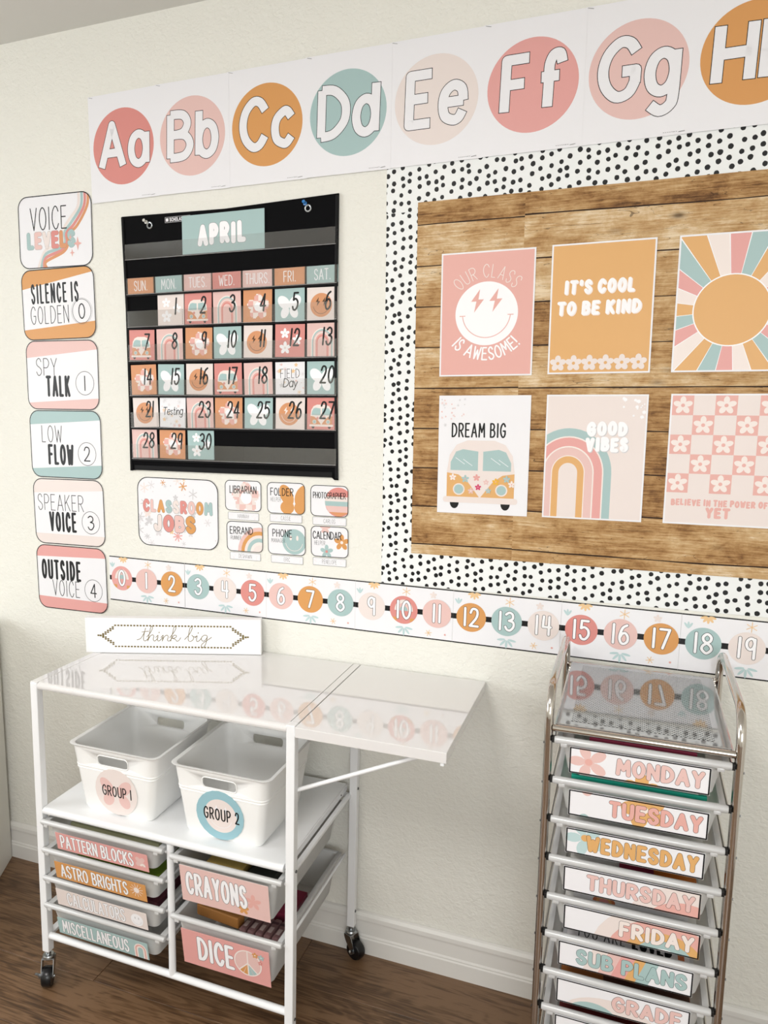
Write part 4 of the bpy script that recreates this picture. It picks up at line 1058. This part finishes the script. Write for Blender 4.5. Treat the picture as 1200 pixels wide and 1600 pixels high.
TEALM = pmat('teal_folder', (22, 158, 134), .45); MAG = pmat('magenta_paper', (140, 40, 68), .5); ORG = pmat('orange_paper', (210, 122, 40), .5)
PAPER = pmat('white_copy_paper', (232, 231, 228), .6); BRN = pmat('brown_folder', (150, 92, 44), .5); DRK = pmat('dark_red_book', (88, 24, 22), .5)
sheet('paper_stack', .16, .42, -.40, -.09, .402, KHAKI, 'stack of khaki paper in the pattern blocks drawer', 'paper', .048)
sheet('paper_stack', .18, .42, -.405, -.09, .3275, GRN, 'stack of olive green paper in the astro brights drawer', 'paper', .042)
sheet('plastic_case', .355, .415, -.418, -.34, .3265, RED, 'small red case in the astro brights drawer', 'case', .0487) if False else None
sheet('paper_stack', .17, .41, -.40, -.09, .25, PLUM, 'stack of plum coloured paper in the calculators drawer', 'paper', .044)
sheet('paper_stack', .17, .41, -.40, -.09, .1745, PAPER, 'stack of pale paper in the miscellaneous drawer', 'paper', .02)
sheet('card_box', .545, .64, -.39, -.30, .345, TAN, 'yellow card box in the crayons drawer', 'box', .085)
sheet('book', .65, .715, -.395, -.22, .345, pmat('charcoal_cover', (50, 54, 50), .5), 'dark book lying in the crayons drawer', 'book', .08)
g = MB().box(-.06, .06, -.014, .014, 0, .028, WOODM, .003).build('wooden_block', loc=(.565, -.365, .27), rot=(0, 0, -.1)); tag(g, 'plain orange-brown wooden block at the left of the dice drawer', 'block')
for k in range(5):
    g = MB(); w = .0195
    g.box(-w/2, w/2, -.034, .034, 0, .05, pmat('mauve_bag', (118, 88, 88), .35), .005); 
    g.box(-w/2+.005, w/2-.005, -.02, .0, .0501, .0504, pmat('packet_print', (178, 158, 154), .4), 0); g.box(-w/2+.002, w/2-.002, .012, .02, .0501, .0504, pmat('packet_seal', (70, 46, 50), .4), 0)
    o = g.build('snack_packet', loc=(.6385+k*.021, -.36, .231), rot=(0, .0, -.03)); tag(o, ['mauve packet next to the wooden block in the dice drawer', 'mauve packet second from the wooden block in the dice drawer', 'middle mauve packet of the row in the dice drawer',
        'mauve packet second from the right end of the dice drawer', 'mauve packet at the right end of the dice drawer'][k], 'packet', 'mauve packets in the dice drawer')
g = sheet('magenta_pouch', .67, .722, -.30, -.20, .19, MAG, 'magenta pouch at the back right of the dice drawer', 'pouch', .085)

# ------------------------------------------------------------------ white bins on the cart's shelf
def cut(o, cutter):
    md = o.modifiers.new('hole', 'BOOLEAN'); md.object = cutter; md.operation = 'DIFFERENCE'; md.solver = 'EXACT'
def make_bin(x0, rootname, label, art, lab2):
    """x0 = left end of the rim"""
    w, bx = .256, x0+.128
    sdx = .006 if 'left' in label else .0
    root = empty('storage_bin', (bx, -.2675, .4912), (0, 0, 0), label, 'bin', 'white bins on the shelf of the cart')
    # cross sections bottom to top: half width, y front, y back, z
    H_ = .174
    def sec(t, off, flare=0.0):
        hw = .0995+.0245*t+flare-off; yf = -.1215-.0115*t-flare+off; yb = .1045+.0265*t+flare-off
        return [(p[0], p[1]) for p in rrect(0, (yf+yb)/2, 2*hw, yb-yf, .017+.004*t, 6)]
    zs = [(0, -.004), (.012, 0), (.1090, 0), (.1100, .0013), (.1125, .0013), (.1135, 0), (.1160, 0), (.1170, .0013), (.1195, .0013), (.1205, .0004), (.165, .0006), (.1685, .0015), (.1715, .0058), (.1735, .0066), (.1740, .0050)]
    b = MB(); out = [[(p[0], p[1], z) for p in sec(z/H_, 0, f)] for z, f in zs]
    inn = [[(p[0], p[1], z) for p in sec(z/H_, .0024)] for z in (.172, .165, .12, .06, .012, .003)]
    b.loft(out+inn, BIN, cap0=False, cap1=False)
    b.add(out[0], [list(range(len(out[0])))[::-1]], BIN); b.add(inn[-1], [list(range(len(inn[-1])))], BIN)
    body = b.build('body', root)
    # handle slots cut through the short walls (front and back)
    cm = MB(); cm.prism(rrect(0, .1415, .086, .0235, .008, 5), 'y', -.16, -.10, BIN); cm.prism(rrect(0, .1415, .086, .0235, .008, 5), 'y', .09, .16, BIN)
    c = cm.build('slot_cutter', weld=True)
    bm = bmesh.new(); bm.from_mesh(c.data); bmesh.ops.recalc_face_normals(bm, faces=bm.faces[:]); bm.to_mesh(c.data); bm.free()
    c.parent = root; cut(body, c); bpy.context.view_layer.update()
    dg = bpy.context.evaluated_depsgraph_get(); me = bpy.data.meshes.new_from_object(body.evaluated_get(dg))
    body.modifiers.clear(); body.data = me; bpy.data.objects.remove(c)
    # raised rims around the slots
    for sy, yy in ((-1, -.1315), (1, .1275)):
        P = rrect(0, .1415, .089, .0265, .0095, 5)
        g = MB(); g.tube([(p[0], yy+sy*(p[1]-.1415)*.06, p[1]) for p in P], .0013, BIN, 6, closed=True); g.build('slot_rim', body)
    st = art.mb.build('round_sticker', parent=root, loc=(-.002+sdx, -.1268, .064), rot=(math.radians(4), 0, 0)); st['label'] = lab2
    return root
def sticker(r, c):
    a = Art(2*r, 2*r, r=r*.999, t=.0006, paper=c); return a
s1 = sticker(.061, 'blush')
for sx in (-1, 1): s1.ell(sx*.025, .013, .025, .015, 'pink', sx*.8, 18, False); s1.ell(sx*.023, -.022, .019, .015, 'pink', sx*-1.0, 18, False)
s1.k += 1
s1.text('GROUP 1', .002, -.012, .0255, w=.125, xs=.52, sp=.2, align='c', fit=.086)
s2 = sticker(.062, 'sky'); INK['sky'] = (140, 186, 192)
s2.circ(.002, -.001, .042, 'blush', 40); s2.star4(-.008, .016, .01, 'paper'); s2.star4(.016, .016, .01, 'paper'); s2.ring(.002, -.001, .0295, .0305, 200, 340, 'paper', 20)
s2.text('GROUP 2', .004, -.012, .0275, w=.125, xs=.56, sp=.21, align='c', fit=.093)
make_bin(.166, 'a', 'left white plastic bin with a pale pink round sticker reading GROUP 1', s1, 'pale pink round sticker reading GROUP 1')
make_bin(.459, 'b', 'right white plastic bin with a blue-ringed round sticker reading GROUP 2', s2, 'blue-ringed round sticker reading GROUP 2')

# ------------------------------------------------------------------ sign block on the desktop
LN, HT, TH = .480, .098, .024
p0 = Vector((.0645, -.1955, .8195)); ang = math.atan2(.163, .455)
sg = empty('sign_block', tuple(p0), (0, 0, ang), 'white wooden block sign reading think big in gold standing on the cart top', 'sign')
MB().box(0, LN, 0, TH, 0, HT, SIGN, .0012).build('block', sg)
a = Art(LN-.004, HT-.004, t=.0003, paper='white'); G = pmat('ink_gold', (118, 104, 58), .35, metal=.4)
q = .0056
def sq(u, v): a.rect(u-.0028, v-.0021, u+.0028, v+.0021, 'gold'); a.k -= 1
n = 36
for k in range(n+1):
    u = -.157+k*(.314/n); sq(u, .0285); sq(u, -.0305)
for s_ in (-1, 1):
    for k in range(6):
        u = s_*(.157+k*.0068+.0068); v0 = .0285-(k+1)*.0049
        sq(u, v0); sq(u, -v0-.001)
        if k < 6: sq(u-s_*.0068, v0) if k > 0 else None; sq(u-s_*.0068, -v0-.001) if k > 0 else None
    sq(s_*.204, 0); sq(s_*.198, 0)
a.k += 1
# cursive lettering, one flowing stroke per letter
SCR = {'t': (.50, ["-38,8 -10,20 12,60 22,98 22,104 16,60 14,14 26,0 44,10 62,34", "-4,74 50,82"]),
       'h': (.72, ["-10,34 16,70 30,108 24,122 14,110 8,60 0,0", "0,0 14,36 34,52 46,40 44,14 54,0 68,8 82,30"]),
       'i': (.42, ["-8,30 8,48 6,16 14,0 30,8 46,30", "13,68 15,76 16,70"]),
       'n': (.74, ["-8,30 8,48 4,0", "4,0 18,36 38,50 50,38 46,12 56,0 70,8 84,30"]),
       'k': (.74, ["-10,30 16,70 32,108 24,122 14,110 8,60 0,0", "2,22 24,50 42,46 36,30 12,24", "12,24 36,16 50,0 66,8 78,30"]),
       'b': (.66, ["-24,16 10,60 28,106 20,122 10,108 4,50 6,12 22,0 44,14 46,38 30,52", "30,52 48,40 70,42"]),
       'g': (.62, ["50,44 26,54 4,34 10,8 32,8 50,44", "50,44 44,-14 26,-50 8,-40 18,-16 56,14 84,36"])}
def script(txt, x, y, h):
    cx = x
    for ch in txt:
        if ch == ' ': cx += h*.62; continue
        w_, st = SCR[ch]
        for s_ in st:
            P = [tuple(float(v)/100*h for v in p.split(',')) for p in s_.split()]
            a.stroke([(cx+p[0]+p[1]*.12, y+p[1]) for p in P], .0016, 'gold', smooth=True); a.k -= 1
        cx += w_*h*1.0
    a.k += 1
script('think big', -.086, -.014, .0335)
art = a.mb.build('printed_face', parent=sg, loc=(LN/2, 0, HT/2))

# ------------------------------------------------------------------ chrome rolling tower with day-of-the-week drawers
TX0, TX1, TYF, TYB = 1.3035, 1.6195, -.42, -.035
tw = empty('drawer_tower', (0, 0, 0), (0, 0, 0), 'tall chrome rolling tower of white weekday drawers under a mesh tray', 'drawer tower')
for x, s_ in ((TX0, -1), (TX1, 1)):
    P = [(x, TYF, .075), (x, TYF, .915)]
    for k in range(1, 9):
        t = PI/2*k/8; P.append((x, TYF+.055*(1-math.cos(t)), .915+.055*math.sin(t)))
    for k in range(0, 9):
        t = PI/2*k/8; P.append((x, TYB-.055+.055*math.sin(t), .915+.055*math.cos(t)))
    P.append((x, TYB, .075))
    MB().tube(P, .0078, CHROME, 16).build('side_frame', tw)
XI0, XI1 = TX0+.007, TX1-.007
for y, z in ((TYF-.002, .8985), (TYB, .8985), (TYF, .09), (TYB, .09)):
    MB().tube([(XI0, y, z), (XI1, y, z)], .0066, CHROME, 14).build('cross_bar', tw)
for x in (XI0+.004, XI1-.004): MB().tube([(x, TYF, .899), (x, TYB, .899)], .003, CHROME, 8).build('tray_rod', tw)
for x in (XI0+.001, XI1-.001):
    MB().tube([(x, TYB+.0, .899), (x, TYB, .906)], .0055, CHROME, 10).build('bolt_cap', tw)
# top tray: clear plastic deck over a fine steel mesh
tr = MB().box(XI0+.005, XI1-.005, TYF+.006, TYB-.004, .9025, .9050, TRAY, .0008).build('top_tray', tw)
MB().box(XI0+.030, XI1-.030, TYF+.026, TYB-.022, .9051, .9056, MESH_TRAY, .0001).build('mesh_panel', tr)
DAY = [('MONDAY', 'pink', 'soft pink'), ('TUESDAY', 'salmon', 'salmon pink'), ('WEDNESDAY', 'warm', 'mustard'), ('THURSDAY', 'pink', 'soft pink'), ('FRIDAY', 'cream', 'cream'), ('SUB PLANS', 'sage', 'sage green'), ('GRADE', 'pink', 'soft pink'), ('FILE', 'sage', 'sage green'), ('COPY', 'warm', 'mustard'), ('SEND', 'pink', 'soft pink')]
BLK = pmat('black_end_plug', (10, 10, 11), .5)
for i in range(10):
    zr = .8788 - i*.0787
    d = drawer(TX0+.0115, TX1-.0115, zr, .0605, parent=tw, rim_m=TOWER_RIM, body_m=TOWER_PL, yf=TYF-.008, yb=TYB-.012, inset=.0125, taper=.012, lip=.0074, flange=.004)
    for x in (XI0+.0022, XI1-.0022): MB().tube([(x, TYF+.004, zr-.008), (x, TYB, zr-.008)], .0028, CHROME, 8).build('runner', tw)
    for x in (XI0+.0035, XI1-.0035): MB().box(x-.004, x+.004, TYF-.0105, TYF+.003, zr-.006, zr+.004, BLK, .0008).build('end_plug', tw)
    for x in (TX0-.0082, TX1+.0082): MB().tube([(x-.0006, TYF, zr-.012), (x+.0006, TYF, zr-.012)], .0022, SCREW, 8).build('screw', tw)
    t, c, cn = DAY[i]
    if i > 7: continue
    a = Art(.2335, .0515, t=.0007); W2, H2 = .1165, .0257
    if i == 0: a.flower(-.083, .0, .034, 'pink', 'salmon', fat=.46, rot=1.9, off=.6); a.flower(.008, -.038, .032, 'warm', fat=.6)
    if i == 1: a.flower(.012, .01, .038, 'warm', 'cream', fat=.6, rot=1.9); a.ell(-.085, .03, .01, .012, 'pink', 0); a.ell(-.088, -.033, .011, .014, 'sage', 0)
    if i == 2: a.flower(-.083, .010, .035, 'mist', 'warm', fat=.46, rot=2.0, off=.6)
    if i == 3: 
        for rr, cc in ((.105, 'blush'), (.075, 'salmon'), (.045, 'pink')): a.ell(.095, -.075, rr, rr, cc)
    if i == 4:
        for rr, cc in ((.115, 'blush'), (.09, 'salmon'), (.066, 'warm'), (.05, 'sage'), (.034, 'white')): a.ell(.06, -.055, rr*1.1, rr, cc)
    if i == 5:
        for u0, u1, cc in ((-.062, -.035, 'blush'), (-.035, -.012, 'pink'), (-.012, .012, 'rose'), (.012, .03, 'warm'), (.03, .052, 'sage')): a.poly([(u0-.01, -H2), (u1-.01, -H2), (u1+.008, H2), (u0+.008, H2)], cc)
    if i in (6, 7): a.ell(-.02, -.045, .085, .05, 'blush'); a.ell(-.05, -.05, .05, .04, 'sage')
    hh = .0285; a.text(t, .104 if i != 6 else .10, -.0125, .0262, w=.28, c=c, xs=.60, sp=.345, align='r', fit=[.144, .154, .188, .183, .126, .192, .12, .08][i], outline='black', ow=.022)
    a.frame(.0024, 'black', .0016)
    drawer_label(d, a, [1.4598, 1.4621, 1.4609, 1.4602, 1.4642, 1.458, 1.4581, 1.458][i], TYF-.0142, zr-[.0312, .0352, .0322, .031, .0305, .0288, .0288, .0288][i], math.radians(3.5), label=f'white label reading {t} in {cn} bubble letters' if i < 7 else 'white label with a sage and blush pattern')
for x, y in ((TX0, TYF), (TX1, TYF), (TX0, TYB), (TX1, TYB)):
    c = empty('caster', (x, y, 0)); c.parent = tw
    w = MB(); w.loft([[(xx, .012+r*math.cos(2*PI*k/20), .0225+r*math.sin(2*PI*k/20)) for k in range(20)] for r, xx in ((.003, -.009), (.0205, -.009), (.022, -.006), (.022, .006), (.0205, .009), (.003, .009))], RUBBER); w.build('wheel', c)
    w = MB(); w.tube([(0, 0, .08), (0, 0, .048)], .006, ZINC, 10); w.box(-.012, .012, -.008, .014, .046, .05, RUBBER, .001)
    for s_ in (-1, 1): w.box(s_*.011-.001, s_*.011+.001, -.006, .016, .018, .047, RUBBER, .0005)
    w.build('fork', c)
# papers and folders in the tower drawers
def in_tower(i, name, mat, lab, cat, x0=1.347, x1=1.576, y0=-.408, y1=-.10, up=.046, th=.003, **k):
    return sheet(name, x0, x1, y0, y1, .8805-i*.0787-.0605+up, mat, lab, cat, th, **k)
in_tower(0, 'workbook', MAG, 'magenta workbook at the top of the Monday drawer', 'book', x0=1.375, x1=1.555, up=.010, th=.055)
in_tower(0, 'card_pack', RED, 'bright red pack on the magenta workbook in the Monday drawer', 'pack', x0=1.380, x1=1.42, y0=-.395, y1=-.33, up=.0655, th=.004)
f = in_tower(1, 'folder', TEALM, 'teal green folder with a white border in the Tuesday drawer', 'folder', up=.0125, th=.0525)
fb = MB()
for x0, x1, y0, y1 in ((-.104, .104, -.150, -.1475), (-.104, -.101, -.150, .14), (.101, .104, -.150, .14)): fb.box(x0, x1, y0, y1, .0526, .053, PAPER, 0)
fb.build('border_print', f)
in_tower(2, 'paper_stack', PAPER, 'stack of white worksheets in the Wednesday drawer', 'paper', up=.008, th=.044)
for q, (m, lb) in enumerate(((PAPER, 'white worksheets under the coloured sheets in the Thursday drawer'), (ORG, 'orange sheet curling in the Thursday drawer'), (MAG, 'magenta sheet at the middle of the Thursday drawer'))):
    in_tower(3, 'paper_sheet', m, lb, 'paper', x0=[1.352, 1.46, 1.44][q], x1=[1.57, 1.572, 1.50][q], up=.0425+q*.003, th=.0018, curl=-.001, group='sheets in the Thursday drawer')
in_tower(4, 'paper_stack', PAPER, 'worksheets with a small rainbow print in the Friday drawer', 'paper', up=.010, th=.0425)
a = Art(.2, .03, t=.0004); a.ell(-.045, -.012, .02, .018, 'terracotta'); a.ell(-.045, -.012, .014, .013, 'mustard'); a.ell(-.045, -.012, .009, .008, 'coral'); a.clip = a.outline
o = a.place('rainbow_sheet', 1.462, .8788-4*.0787-.0045, y=-.390, label='upper worksheet with a small rainbow print in the Friday drawer', cat='paper', rot=(math.radians(-90), 0, 0))
in_tower(5, 'paper_stack', pmat('grey_paper', (190, 190, 194), .6), 'grey worksheets in the sub plans drawer', 'paper', up=.010, th=.0425)
a = Art(.215, .07, t=.0004, paper='pale'); a.text('YOU ARE', -.09, -.0325, .032, w=.06, xs=.5, sp=.2, fit=.088); a.text('LOVED', .012, -.0325, .032, w=.2, xs=.5, sp=.25, fit=.07); a.rect(.088, -.034, .099, .02, 'terracotta')
a.place('lettered_sheet', 1.462, .8788-5*.0787-.0045, y=-.375, label='grey sheet lettered YOU ARE LOVED in the sub plans drawer', cat='paper', rot=(math.radians(-90), 0, 0))
in_tower(6, 'folder', BRN, 'orange-brown folder in the grade drawer', 'folder', up=.010, th=.040)
in_tower(6, 'magazine', pmat('dark_brown_print', (70, 42, 32), .4), 'dark magazine lying on the brown folder in the grade drawer', 'magazine', x0=1.42, x1=1.57, up=.0505, th=.003, rot=.03)
in_tower(7, 'book', DRK, 'dark red book in the lowest visible tower drawer', 'book', up=.008, th=.044)
